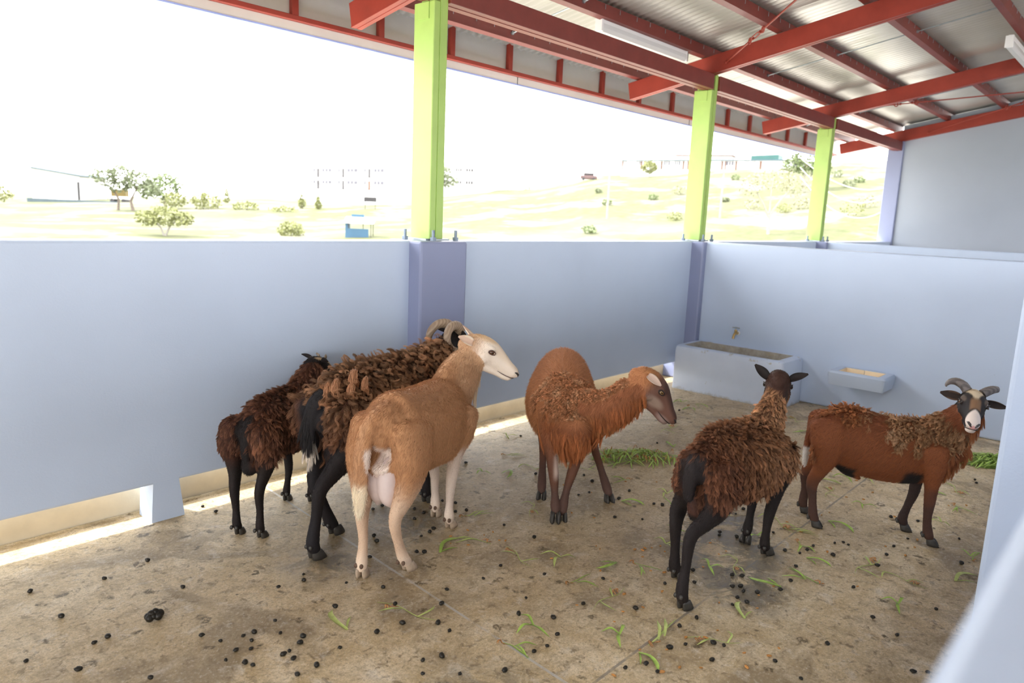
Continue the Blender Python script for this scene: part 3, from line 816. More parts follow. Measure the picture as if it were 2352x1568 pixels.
def build_sheep(S):
    """S: dict with frame, tubes, head, legs, colours. Everything in the sheep's own frame (x forward, y left)."""
    root = empty("sheep", (S['o'][0], S['o'][1], 0), math.radians(S['deg']), S['label'], "sheep")
    if S.get('group'): root["group"] = S['group']
    R, ho = head_matrix(*S['head'])
    tubes = [Tube("torso", [((x, y, (zt+zb)/2, hw, (zt-zb)/2)) for x, y, zt, zb, hw in S['torso']], (0, 0, 1)),
             Tube("neck", S['neck'], S.get('neck_hint', (0, 0, 1)))]
    hx = S.get('legscale', 1.0)
    for nm in ("fr", "fl", "rr", "rl"):
        tubes.append(Tube(nm, [(x, y, z, a*hx, b*hx) for x, y, z, a, b in S[nm]], (1, 0, 0)))
    sc = S['head'][4]
    def hd(nodes): return [(*sub(R, ho, n[:3]), n[3]*sc, n[4]*sc) for n in nodes]
    up = R[:, 2]/sc
    tubes.append(Tube("skull", hd(SKULL), up)); tubes.append(Tube("jaw", hd(JAW), up))
    for extra in S.get('extra', []):
        tubes.append(Tube(extra[0], extra[1], extra[2]))
    bm = bmesh.new()
    for t in tubes: t.mesh(bm)
    # brow ridges, cheeks
    def blob(c, r):
        res = bmesh.ops.create_uvsphere(bm, u_segments=12, v_segments=8, radius=1.0)
        for w in res['verts']: w.co = Vector(sub(R, ho, np.array(c)+np.array([w.co.x*r[0], w.co.y*r[1], w.co.z*r[2]])))
    for s in (-1, 1):
        blob((.075, s*.044, .018), (.026, .014, .012)); blob((.045, s*.04, -.05), (.038, .018, .032)); blob((.205, s*.016, -.046), (.022, .014, .018))
    for c, r in S.get('blobs', []):
        res = bmesh.ops.create_uvsphere(bm, u_segments=16, v_segments=12, radius=1.0)
        for w in res['verts']: w.co = Vector((c[0]+w.co.x*r[0], c[1]+w.co.y*r[1], c[2]+w.co.z*r[2]))
    bmesh.ops.recalc_face_normals(bm, faces=bm.faces[:])
    me = bpy.data.meshes.new("tmp"); bm.to_mesh(me); bm.free()
    tmp = bpy.data.objects.new("tmp", me); COL.objects.link(tmp)
    m1 = tmp.modifiers.new("r", 'REMESH'); m1.mode = 'VOXEL'; m1.voxel_size = S.get('voxel', .0062)
    m2 = tmp.modifiers.new("s", 'SMOOTH'); m2.factor = .5; m2.iterations = 5
    dg = bpy.context.evaluated_depsgraph_get()
    bme = bpy.data.meshes.new_from_object(tmp.evaluated_get(dg), preserve_all_data_layers=False, depsgraph=dg)
    bpy.data.objects.remove(tmp); bpy.data.meshes.remove(me)
    bme.name = "body"
    body = linkmesh("body", bme, M_SKIN, root, True)
    nv = len(bme.vertices); V = np.empty(nv*3, np.float32); bme.vertices.foreach_get("co", V); V = V.reshape(-1, 3).astype(float)
    N = np.empty(nv*3, np.float32); bme.vertices.foreach_get("normal", N); N = N.reshape(-1, 3).astype(float)
    D = []; PAR = []
    for t in tubes:
        d, p = t.near(V); D.append(d); PAR.append(p)
    D = np.array(D); PAR = np.array(PAR); lab = D.argmin(0)
    H = (V-ho) @ (R/sc)/sc     # head coordinates
    info = dict(V=V, N=N, lab=lab, names=[t.name for t in tubes], par=PAR, D=D, H=H, n=nv)
    info['is'] = lambda *nm: np.isin(lab, [info['names'].index(q) for q in nm if q in info['names']])
    cols = S['paint'](info)
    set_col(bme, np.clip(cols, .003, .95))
    info['cols'] = cols
    # eyes
    for s in (-1, 1):
        Mx = Matrix([[*(R[0])], [*(R[1])], [*(R[2])]])
        M4 = Mx.to_4x4(); M4.translation = Vector(sub(R, ho, (.086, s*S.get('eyeoff', .0518), .002)))
        tw = Matrix.Rotation(s*math.radians(-12)+ (math.pi if s < 0 else 0), 4, 'Z')
        e = MB().ball((0, 0, 0), (.0135, .0125, .0125), 20, 14).build("eye", S.get('eye', M_EYEB), root, True)
        e.matrix_local = M4 @ tw
        k = MB()
        for sg in (1, -1):
            arc = [(.0185*math.cos(a), .0075+.004*math.sin(a), sg*.0088*math.sin(a)) for a in np.linspace(0.05, math.pi-.05, 9)]
            k.tube(arc, [.0012]+[.0024]*7+[.0012], 6)
        l = k.build("eyelid", S.get('rim', M_RIM), root, True); l.matrix_local = M4 @ tw
    # nose and mouth
    M4 = Matrix([[*(R[0])], [*(R[1])], [*(R[2])]]).to_4x4(); M4.translation = Vector(ho)
    nm_ = MB()
    for s in (-1, 1):
        nm_.tube([(.2515, s*.006, -.063), (.2495, s*.0125, -.054), (.241, s*.0205, -.0475), (.230, s*.0255, -.0475)], [.0035, .0062, .0052, .002], 8)
    o = nm_.build("nostrils", S.get('nose', M_NOSED), root, True); o.matrix_local = M4
    if S.get('nosepad'):
        q = MB().ball((.2445, 0, -.060), (.011, .0165, .015), 14, 10).build("nose_pad", S['nosepad'], root, True); q.matrix_local = M4
    mo = MB().tube([(.150, -.0250, -.0735), (.175, -.0262, -.0775), (.200, -.0268, -.0795), (.221, -.0235, -.0795), (.235, -.013, -.078), (.238, 0, -.077), (.235, .013, -.078), (.221, .0235, -.0795), (.200, .0268, -.0795), (.175, .0262, -.0775), (.150, .0250, -.0735)], [.001]+[.0022]*9+[.001], 6)
    o = mo.build("mouth_line", S.get('lip', M_RIM), root, True); o.matrix_local = M4
    # ears
    for s, (dirv, upv, ek) in zip((1, -1), S['ears']):
        a = np.array(dirv, float); a /= np.linalg.norm(a); u = np.array(upv, float); u -= a*(u@a); u /= np.linalg.norm(u); w = np.cross(u, a)
        eme = ear_mesh(**ek); ear = linkmesh("ear", eme, M_SKIN, root, True)
        X = np.stack([a, w, u], 1); X = R @ X
        m = Matrix([[*X[0]], [*X[1]], [*X[2]]]).to_4x4(); m.translation = Vector(sub(R, ho, S.get('earbase', (.002, .045, .022)) if s > 0 else np.array(S.get('earbase', (.002, .045, .022)))*[1, -1, 1]))
        ear.matrix_local = m
        ec = np.empty(len(eme.vertices)*3, np.float32); eme.vertices.foreach_get("co", ec); ec = ec.reshape(-1, 3)
        base = np.tile(np.array(S['ear_col'], float), (len(ec), 1)); inn = np.array(S.get('ear_in', S['ear_col']), float)
        inside = (ec[:, 2] > .012*(np.abs(ec[:, 1])/.025)**2-.0015) & (np.abs(ec[:, 1]) < .014)
        base[inside] = inn
        set_col(eme, base)
    # horns
    for hpts, hr, hm in S.get('horns', []):
        P = catmull(np.array([[*p, r, r] for p, r in zip(hpts, hr)]), 8)
        pts = [tuple(p[:3]) for p in P]; rad = [max(.0015, float(p[3]))*(1+.018*math.sin(i*1.9)) for i, p in enumerate(P)]
        h = MB().tube(pts, rad, 12).build("horn", hm, root, True); h.matrix_local = M4
    # hooves
    hm = hoof_mesh()
    for nm in ("fr", "fl", "rr", "rl"):
        x, y, z, yaw, pitch = S['hoof'][nm]
        ho_ = linkmesh("hoof", hm if nm == "fr" else hm.copy(), S.get('hoofmat', {}).get(nm, M_HOOFD) if nm == "fr" else [], root, True)
        if nm != "fr":
            ho_.data.materials.clear(); ho_.data.materials.append(S.get('hoofmat', {}).get(nm, M_HOOFD))
        ho_.location = (x, y, z); ho_.rotation_euler = (0, math.radians(pitch), math.radians(yaw)); ho_.scale = (.90*hx*S.get('hoofscale', 1), .98*hx*S.get('hoofscale', 1), 1.0*hx*S.get('hoofscale', 1))
        for s in (-1, 1):
            f = S[nm][-2]
            d = MB().ball((f[0]-.022*hx, f[1]+s*.012, f[2]-.012), (.008, .008, .010), 8, 6).build("dewclaw", S.get('dewmat', M_HOOFD), root, True)
    S['after'](root, body, bme, info) if S.get('after') else None
    return root
def lerp(a, b, t): return a+(b-a)*t
def smooth(x, a, b): t = np.clip((x-a)/(b-a), 0, 1); return t*t*(3-2*t)
def mixc(c0, c1, w): return c0*(1-w[:, None])+np.array(c1, float)*w[:, None]
A3 = lambda n, c: np.tile(np.array(c, float), (n, 1))
def leglen(V): return V[:, 2]

# ---------------------------------------------------------------- tan ewe
def paint_tan(I):
    V, n = I['V'], I['n']; H = I['H']
    c = A3(n, (.50, .262, .128))
    nz = vnoise(V, 16, 3)
    c = mixc(c, (.37, .175, .078), smooth(V[:, 2]+.06*nz, .60, .74)*smooth(-V[:, 0], -.2, .35)*.4)
    c = mixc(c, (.60, .39, .235), smooth(V[:, 0]+.05*nz, .16, .42)*.8)
    c = mixc(c, (.80, .68, .60), smooth(-V[:, 0], .20, .235)*smooth(-np.abs(V[:, 1]+.018), -.040, -.028)*smooth(-V[:, 2]+.01*nz, -.55, -.52)*smooth(V[:, 2], .33, .38))
    leg = I['is']('fr', 'fl', 'rr', 'rl')
    low = np.where(leg, 1-smooth(V[:, 2]+.02*nz, .30, .42), 0)
    c = mixc(c, (.66, .47, .33), low)
    fl = I['is']('fr', 'fl'); c = mixc(c, (.74, .62, .53), np.where(fl, 1-smooth(V[:, 2]+.02*nz, .36, .43), 0)*.9)
    c = mixc(c, (.86, .70, .55), np.where(leg, 1-smooth(V[:, 2], .05, .13), 0)*.6)
    # pale belly and inner thighs
    c = mixc(c, (.78, .66, .55), np.where(I['is']('torso'), smooth(-V[:, 2]-.02*nz, -.36, -.325), 0)*smooth(-np.abs(V[:, 0]-.02), -.22, -.1))
    hd = I['is']('skull', 'jaw')
    wf = smooth(H[:, 0], -.03, .06)
    c = mixc(c, (.86, .74, .62), np.where(hd, wf, 0))
    c = mixc(c, (.72, .50, .28), np.where(hd, smooth(H[:, 2], .028, .05), 0)*smooth(-H[:, 0], -.14, -.09)*.85)
    c = mixc(c, (.80, .64, .47), np.where(hd, smooth(H[:, 2]+.32*H[:, 0]-.02, .0, .03)*smooth(H[:, 0], .08, .12), 0)*.7)
    ta = I['is']('tail')
    c = mixc(c, (.52, .285, .15), np.where(ta, 1., 0)); c = mixc(c, (.86, .74, .56), np.where(ta, smooth(-V[:, 2]+.02*nz, -.42, -.36), 0))
    return c*(1+.05*nz[:, None])
def coat_after(name, n, length, rad=.0006, lift=.28, seed=1, gravity=.15, colm=1.0, rnd=.12, cv=.12, mask=None, **kw):
    def f(root, body, me, I):
        V = I['V']; HH = I['H']; ey = np.sqrt((HH[:, 0]-.086)**2+(np.abs(HH[:, 1])-.05)**2+HH[:, 2]**2)
        w = np.where(I['is']('skull', 'jaw'), smooth(-HH[:, 0], -.075, -.02)*smooth(ey, .018, .030)*1.6, 1.0)
        w = w*smooth(V[:, 2], .05, .10); L = length(I) if callable(length) else np.full(I['n'], length)
        leg = I['is']('fr', 'fl', 'rr', 'rl'); L = np.where(leg, np.minimum(L, lerp(.0035, .014, smooth(V[:, 2], .24, .44))), L)
        L = np.where(I['is']('skull', 'jaw'), lerp(.0075, .0042, smooth(HH[:, 0], .02, .10)), L)
        if mask is not None: w = w*mask(I)
        strands(name, root, me, w+1e-6, n, L, I['cols']*colm, rad, (-.75, 0, -.65), lift, gravity, rnd, seed=seed, npt=4, colvar=cv, **kw)
    return f
def tan_after(root, body, me, I):
    coat_after("coat", 42000, .015, seed=3)(root, body, me, I)
    V = I['V']; N = I['N']
    # beard of long pale hair under the throat
    th = np.where(I['is']('neck'), smooth(I['par'][1], .1, .3), 0)*smooth(N[:, 2]*-1+N[:, 0], .45, .8)
    strands("throat_hair", root, me, th+1e-9, 1500, np.full(I['n'], .055), A3(I['n'], (.80, .64, .46)), .0007, (0, 0, -1), .25, .5, .15, clumps=60, cstr=.6, seed=8)
    u = MB()
    for s in (-1, 1):
        u.ball((-.262+.008*s, .0+.029*s, .385), (.072, .050, .104), 20, 16)
        u.tube([(-.262, .026*s, .32), (-.266, .03*s, .295), (-.27, .032*s, .275)], [.026, .017, .011], 10)
    uo = u.build("udder", M_UDDER, root, True)
    rm = uo.modifiers.new("r", 'REMESH'); rm.mode = 'VOXEL'; rm.voxel_size = .006; sm = uo.modifiers.new("s", 'SMOOTH'); sm.iterations = 10
    rm.use_smooth_shade = True
SHEEP = []
SHEEP.append(dict(
    o=(-4.017, -.949), deg=21.4, label="pale tan ewe with a full udder and cream face, in front of the big ram",
    torso=[(-.318, 0, .625, .51, .05), (-.30, 0, .69, .46, .09), (-.26, 0, .728, .395, .120), (-.15, -.004, .715, .358, .143), (0, -.006, .703, .342, .150), (.12, -.004, .70, .325, .146), (.22, 0, .695, .318, .13), (.29, 0, .67, .34, .10), (.335, 0, .60, .39, .062)],
    neck=[(.25, 0, .55, .09, .15), (.335, -.012, .645, .07, .13), (.395, -.03, .715, .056, .105), (.435, -.045, .77, .049, .068)],
    fr=[(.25, -.10, .54, .05, .095), (.22, -.105, .45, .045, .065), (.20, -.085, .36, .03, .038), (.195, -.068, .23, .0235, .026), (.198, -.062, .13, .0165, .0195), (.20, -.06, .065, .0225, .0245), (.218, -.058, .035, .019, .021)],
    fl=[(.26, .10, .54, .05, .095), (.25, .105, .45, .045, .065), (.265, .085, .36, .03, .038), (.29, .065, .23, .0235, .026), (.298, .062, .13, .0165, .0195), (.298, .06, .065, .0225, .0245), (.305, .06, .035, .019, .021)],
    rr=[(-.215, -.085, .58, .07, .125), (-.235, -.10, .48, .062, .105), (-.25, -.098, .40, .05, .078), (-.28, -.088, .325, .036, .054), (-.318, -.076, .25, .0225, .032), (-.285, -.072, .15, .0175, .0205), (-.245, -.074, .065, .0225, .0255), (-.218, -.078, .035, .02, .022)],
    rl=[(-.215, .085, .58, .07, .125), (-.245, .10, .48, .062, .105), (-.265, .095, .40, .05, .078), (-.295, .08, .325, .036, .054), (-.325, .066, .24, .0225, .032), (-.322, .062, .14, .0175, .0205), (-.338, .058, .065, .0225, .0255), (-.338, .057, .035, .02, .022)],
    extra=[("tail", [(-.32, .01, .655, .03, .025), (-.362, .022, .61, .034, .026), (-.38, .035, .53, .034, .023), (-.376, .042, .44, .030, .021), (-.372, .047, .36, .027, .019), (-.37, .05, .29, .020, .014), (-.37, .05, .255, .010, .009)], (1, 0, 0))],
    hoof=dict(fr=(.231, -.057, 0, -5, 0), fl=(.312, .06, 0, 5, 0), rr=(-.205, -.08, 0, -20, 0), rl=(-.335, .056, 0, 8, 0)),
    hoofmat=dict(fr=M_HOOFL, fl=M_HOOFL, rr=M_HOOFL, rl=M_HOOFL), dewmat=simple("brown_dewclaw", (.12, .07, .045), .6, .2, 50),
    head=((.438, -.055, .822), -66, -22, 0, .98), eye=M_EYEB, lip=simple("grey_lip", (.16, .11, .10), .6, .1, 40), rim=simple("brown_eyelid", (.10, .05, .04), .5, .1, 40),
    ears=[((-.80, .62, .45), (.45, -.3, .8), dict(L=.095, W=.046, cup=.014)), ((-.90, -.42, .10), (.30, -.75, .45), dict(L=.085, W=.046, cup=.016))], earbase=(-.012, .045, .004),
    ear_col=(.82, .68, .53), ear_in=(.70, .50, .38), paint=paint_tan, after=tan_after))

# ---------------------------------------------------------------- small dark lamb
def paint_lamb(I):
    V, n, H = I['V'], I['n'], I['H']; nz = vnoise(V, 18, 5)
    c = A3(n, (.075, .032, .022))
    leg = I['is']('fr', 'fl', 'rr', 'rl'); c = mixc(c, (.018, .013, .012), np.where(leg, 1-smooth(V[:, 2]+.02*nz, .30, .40), 0))
    c = mixc(c, (.016, .012, .011), np.where(I['is']('torso'), smooth(-V[:, 2]-.02*nz, -.36, -.31), 0))
    rear = smooth(-V[:, 0], .20, .23)*smooth(-np.abs(V[:, 1]), -.05, -.03); c = mixc(c, (.014, .011, .011), rear)
    hd = I['is']('skull', 'jaw'); c = mixc(c, (.016, .012, .012), np.where(hd, 1., 0))
    st = np.where(hd, smooth(-np.abs(np.abs(H[:, 1])-.026), -.012, -.007)*smooth(H[:, 2], .018, .03), 0); c = mixc(c, (.50, .36, .22), st)
    return c
def lamb_after(root, body, me, I):
    V = I['V']; N = I['N']; n = I['n']
    coat_after("coat", 22000, .010, seed=13, colm=1.15)(root, body, me, I)
    leg = I['is']('fr', 'fl', 'rr', 'rl')
    w = np.where(I['is']('torso', 'neck'), smooth(V[:, 2], .33, .40), np.where(leg, smooth(V[:, 2], .33, .38), 0))*(1-smooth(-V[:, 0], .205, .23)*smooth(-np.abs(V[:, 1]), -.05, -.03))
    cc = mixc(A3(n, (.135, .058, .034)), (.20, .085, .045), smooth(vnoise(V, 30, 2), 0, .8))
    strands("fleece", root, me, w+1e-9, 38000, .032*(1-.55*smooth(V[:, 1], .02, .06)*smooth(-V[:, 0], .05, .15)), cc, .0006, (-.6, 0, -.8), .34, .28, .24, clumps=1700, cstr=.62, curl=.10, seed=14, colvar=.2, clumpvar=.3, tip=(.6, 1.35))
SHEEP.append(dict(
    o=(-4.295, -.289), deg=28, label="small shaggy dark brown sheep seen from behind, standing closest to the blue back wall", hoofscale=.85, legscale=.94,
    torso=[(-.235, -.015, .51, .42, .045), (-.215, -.015, .555, .375, .07), (-.165, -.015, .58, .33, .085), (-.1, -.01, .587, .305, .112), (0, 0, .585, .29, .13), (.1, 0, .585, .272, .125), (.18, 0, .575, .272, .105), (.24, 0, .56, .30, .085), (.29, 0, .51, .36, .055)],
    neck=[(.20, 0, .49, .068, .10), (.27, 0, .57, .054, .078), (.32, 0, .62, .046, .062), (.34, 0, .64, .042, .055)],
    fr=[(.20, -.085, .44, .042, .08), (.205, -.09, .36, .036, .05), (.205, -.075, .28, .025, .03), (.20, -.066, .17, .0215, .023), (.20, -.064, .10, .015, .0175), (.198, -.064, .052, .02, .022), (.205, -.064, .032, .017, .019)],
    fl=[(.20, .085, .44, .042, .08), (.205, .09, .36, .036, .05), (.205, .075, .28, .025, .03), (.205, .06, .17, .0215, .023), (.19, .057, .10, .015, .0175), (.176, .056, .052, .02, .022), (.18, .056, .032, .017, .019)],
    rr=[(-.19, -.07, .48, .055, .10), (-.195, -.085, .40, .05, .085), (-.195, -.08, .33, .035, .055), (-.21, -.07, .27, .025, .036), (-.232, -.063, .21, .02, .028), (-.228, -.062, .12, .0155, .0175), (-.232, -.063, .055, .02, .022), (-.222, -.063, .032, .0175, .019)],
    rl=[(-.19, .07, .48, .055, .10), (-.195, .085, .40, .05, .085), (-.195, .08, .33, .035, .055), (-.215, .065, .27, .025, .036), (-.24, .052, .205, .02, .028), (-.235, .05, .12, .0155, .0175), (-.236, .048, .055, .02, .022), (-.222, .048, .032, .0175, .019)],
    extra=[("tail", [(-.225, -.015, .52, .026, .018), (-.25, -.015, .47, .024, .018), (-.258, -.018, .40, .021, .016), (-.255, -.018, .34, .016, .012), (-.253, -.018, .31, .008, .008)], (1, 0, 0))],
    blobs=[((-.23, -.02, .325), (.04, .035, .045))],
    hoof=dict(fr=(.213, -.064, 0, -8, 0), fl=(.186, .056, 0, 5, 0), rr=(-.212, -.063, 0, -8, 0), rl=(-.213, .048, 0, 5, 0)),
    head=((.35, -.005, .655), -22, -32, 0, .80), eye=M_EYEB,
    ears=[((-.35, .9, .1), (.3, .2, .9), dict(L=.085, W=.042, cup=.014)), ((-.35, -.9, .1), (.3, -.2, .9), dict(L=.085, W=.042, cup=.014))],
    ear_col=(.016, .012, .012), paint=paint_lamb, after=lamb_after,
    horns=[([(.03, .026, .045), (.022, .034, .062), (.008, .045, .070)], [.011, .009, .005], horn_mat("lamb_horn", (.30, .24, .18), (.20, .15, .11))), ([(.03, -.026, .045), (.022, -.034, .062), (.008, -.045, .070)], [.011, .009, .005], horn_mat("lamb_horn_b", (.30, .24, .18), (.20, .15, .11)))]))

# ---------------------------------------------------------------- big brown ram
def paint_ram(I):
    V, n, H = I['V'], I['n'], I['H']; nz = vnoise(V, 14, 7)
    c = A3(n, (.10, .045, .028))
    leg = I['is']('fr', 'fl', 'rr', 'rl'); c = mixc(c, (.017, .0135, .014), np.where(leg, 1-smooth(V[:, 2]+.03*nz, .44, .54), 0))
    rear = smooth(-V[:, 0]+.02*nz, .29, .335); c = mixc(c, (.016, .014, .016), rear*(1-smooth(V[:, 2], .66, .71))*smooth(-np.abs(V[:, 1]), -.11, -.07))
    hd = I['is']('skull', 'jaw'); c = mixc(c, (.016, .013, .013), np.where(hd, 1., np.where(I['is']('neck'), smooth(I['par'][1], .6, .8), 0)))
    c = mixc(c, (.55, .42, .27), np.where(hd, smooth(H[:, 2], .035, .05)*smooth(H[:, 0], -.02, .02)*smooth(-np.abs(H[:, 1]), -.03, -.015), 0))
    ta = I['is']('tail'); c = mixc(c, (.016, .014, .015), np.where(ta, 1., 0)); c = mixc(c, (.72, .64, .56), np.where(ta, smooth(-V[:, 2], -.485, -.45), 0))
    return c
def ram_after(root, body, me, I):
    V = I['V']; N = I['N']; n = I['n']
    leg = I['is']('fr', 'fl', 'rr', 'rl')
    coat_after("coat", 24000, .010, seed=23, colm=1.1)(root, body, me, I)
    tw = np.where(I['is']('tail'), smooth(-V[:, 2], -.60, -.5), 0)
    strands("tail_hair", root, me, tw+1e-9, 2600, np.full(n, .045), I['cols']*1.1, .0008, (0, 0, -1), .22, .6, .12, clumps=90, cstr=.5, seed=27)
    w = np.where(I['is']('torso', 'neck'), smooth(V[:, 2]+.03*vnoise(V, 10, 4), .40, .47), np.where(leg, smooth(V[:, 2], .46, .54), 0))
    w = w*(1-smooth(-V[:, 0]+.02*vnoise(V, 14, 9), .28, .315)*(1-smooth(V[:, 2]+.02*vnoise(V, 14, 6), .62, .67))*smooth(-np.abs(V[:, 1]-.02), -.10, -.07))
    w = w*(1-np.where(I['is']('neck'), smooth(I['par'][1], .6, .8), 0))*(1-.85*smooth(-V[:, 0], .17, .27)*smooth(V[:, 1], .03, .07))
    cc = mixc(A3(n, (.205, .105, .055)), (.30, .165, .09), smooth(vnoise(V, 22, 2), -.2, .8))
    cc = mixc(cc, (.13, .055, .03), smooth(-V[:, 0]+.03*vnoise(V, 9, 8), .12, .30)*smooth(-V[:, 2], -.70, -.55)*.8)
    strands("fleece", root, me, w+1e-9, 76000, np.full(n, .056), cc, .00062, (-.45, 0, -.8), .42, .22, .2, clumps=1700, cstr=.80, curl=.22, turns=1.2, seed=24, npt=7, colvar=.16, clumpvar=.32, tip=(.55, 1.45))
    # hanging matted locks over the rump
    k = 0
    for x, y, z, L, sw, r in ((-.315, -.055, .715, .11, .012, .016), (-.325, -.02, .70, .09, -.02, .014), (-.28, -.105, .70, .17, .02, .014), (-.25, -.09, .75, .06, .03, .016), (-.22, -.125, .72, .06, .02, .013)):
        pts = [(x+.02, y+.01, z-.012), (x-.010, y-.010, z+.012), (x-.028, y-.018, z-.02), (x-.026+sw*.5, y-.02, z-L*.5), (x-.02+sw, y-.022+sw*.3, z-L)]
        wool_lock(root, pts, (r*.35, r*.8, r*1.05, r*.75, r*.15), (.42, .205, .105), 60+k); k += 1
HR = horn_mat("ram_horn", (.36, .27, .19), (.27, .19, .13))
def curl_horn(s):
    pts = []; rad = []
    for i in range(9):
        a = math.radians(62+i*36); R_ = .074-.0035*i
        pts.append((-.045+R_*math.cos(a)*.95, s*(.030+.011*i), -.02+R_*math.sin(a))); rad.append(.029-.0026*i)
    return (pts, rad, HR)
SHEEP.append(dict(
    o=(-3.986, -.625), deg=12.3, label="big brown ram with shedding curly fleece, black legs and curled horns, behind the tan ewe", hoofscale=1.08, legscale=1.06,
    torso=[(-.355, -.025, .62, .50, .05), (-.325, -.025, .69, .44, .085), (-.26, -.02, .735, .395, .115), (-.16, .0, .748, .36, .145), (-.02, .02, .742, .335, .150), (.12, .02, .742, .322, .148), (.24, .01, .742, .322, .13), (.33, 0, .72, .35, .105), (.39, 0, .65, .42, .075)],
    neck=[(.27, 0, .60, .10, .145), (.40, .01, .64, .09, .12), (.52, .02, .69, .07, .095), (.62, .03, .735, .057, .074)],
    fr=[(.29, -.10, .54, .05, .095), (.29, -.105, .45, .045, .065), (.295, -.09, .36, .03, .04), (.30, -.075, .23, .0245, .027), (.297, -.07, .13, .0175, .0205), (.295, -.067, .065, .0235, .0255), (.308, -.066, .035, .02, .022)],
    fl=[(.29, .10, .54, .05, .095), (.30, .105, .45, .045, .065), (.31, .09, .36, .03, .04), (.32, .07, .23, .0245, .027), (.315, .066, .13, .0175, .0205), (.312, .064, .065, .0235, .0255), (.322, .063, .035, .02, .022)],
    rr=[(-.26, -.09, .60, .07, .125), (-.285, -.115, .49, .062, .10), (-.33, -.105, .41, .042, .062), (-.39, -.095, .355, .03, .044), (-.44, -.085, .30, .0235, .033), (-.45, -.073, .19, .019, .0225), (-.458, -.06, .08, .0245, .0275), (-.438, -.054, .038, .021, .023)],
    rl=[(-.26, .09, .60, .07, .125), (-.26, .11, .49, .062, .10), (-.265, .10, .40, .042, .062), (-.285, .085, .33, .03, .044), (-.315, .07, .26, .0235, .033), (-.28, .058, .16, .019, .0225), (-.245, .05, .07, .0245, .0275), (-.222, .048, .038, .021, .023)],
    extra=[("tail", [(-.345, -.01, .665, .034, .026), (-.382, .0, .63, .036, .024), (-.395, .02, .55, .032, .02), (-.392, .02, .49, .027, .017), (-.388, .022, .44, .018, .012), (-.385, .025, .415, .008, .007)], (1, 0, 0))],
    blobs=[((-.27, -.01, .40), (.055, .05, .075))],
    hoof=dict(fr=(.322, -.066, 0, -5, 0), fl=(.334, .063, 0, 5, 0), rr=(-.427, -.052, 0, -12, 0), rl=(-.208, .048, 0, 2, 0)),
    head=((.655, .035, .768), -16, -34, 0, 1.0), eye=M_EYEB,
    ears=[((-.5, .9, -.05), (.3, .2, .9), dict(L=.10, W=.045, cup=.014)), ((-.5, -.9, -.05), (.3, -.2, .9), dict(L=.10, W=.045, cup=.014))],
    ear_col=(.018, .013, .013), paint=paint_ram, after=ram_after, horns=[curl_horn(1), curl_horn(-1)]))

# ---------------------------------------------------------------- copper ewe facing us
def paint_cop(I):
    V, n, H = I['V'], I['n'], I['H']; nz = vnoise(V, 15, 9)
    c = A3(n, (.45, .195, .085))
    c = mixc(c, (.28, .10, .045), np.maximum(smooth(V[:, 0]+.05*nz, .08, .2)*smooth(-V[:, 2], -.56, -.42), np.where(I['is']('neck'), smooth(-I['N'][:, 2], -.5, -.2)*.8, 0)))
    leg = I['is']('fr', 'fl', 'rr', 'rl')
    c = mixc(c, (.14, .062, .038), np.where(leg, 1-smooth(V[:, 2]+.03*nz, .28, .40), 0)); c = mixc(c, (.10, .055, .042), np.where(leg, 1-smooth(V[:, 2], .12, .2), 0))
    fr = I['is']('fr'); c = mixc(c, (.62, .48, .40), np.where(fr, smooth(V[:, 1], -.075, -.055)*smooth(V[:, 2], .18, .24)*(1-smooth(V[:, 2], .34, .38)), 0))
    hd = I['is']('skull', 'jaw'); c = mixc(c, (.17, .085, .062), np.where(hd, smooth(H[:, 0], .0, .06), 0))
    c = mixc(c, (.085, .045, .036), np.where(hd, smooth(H[:, 2]+.35*H[:, 0]+.01*nz, .035, .055)*smooth(H[:, 0], .05, .09), 0))
    c = mixc(c, (.40, .30, .24), np.where(hd, smooth(-np.linalg.norm((H-[.10, -.04, -.055])/[.06, .03, .03], axis=1), -1.2, -.5), 0)*.7)
    c = mixc(c, (.38, .28, .25), np.where(hd, smooth(-np.linalg.norm((H-[.20, 0, -.085])/[.05, .04, .02], axis=1), -1.3, -.6), 0)*.7)
    c = mixc(c, (.42, .19, .075), np.where(hd, smooth(-H[:, 0], -.06, .0)*smooth(H[:, 2], .0, .03), 0)*.8)
    return c
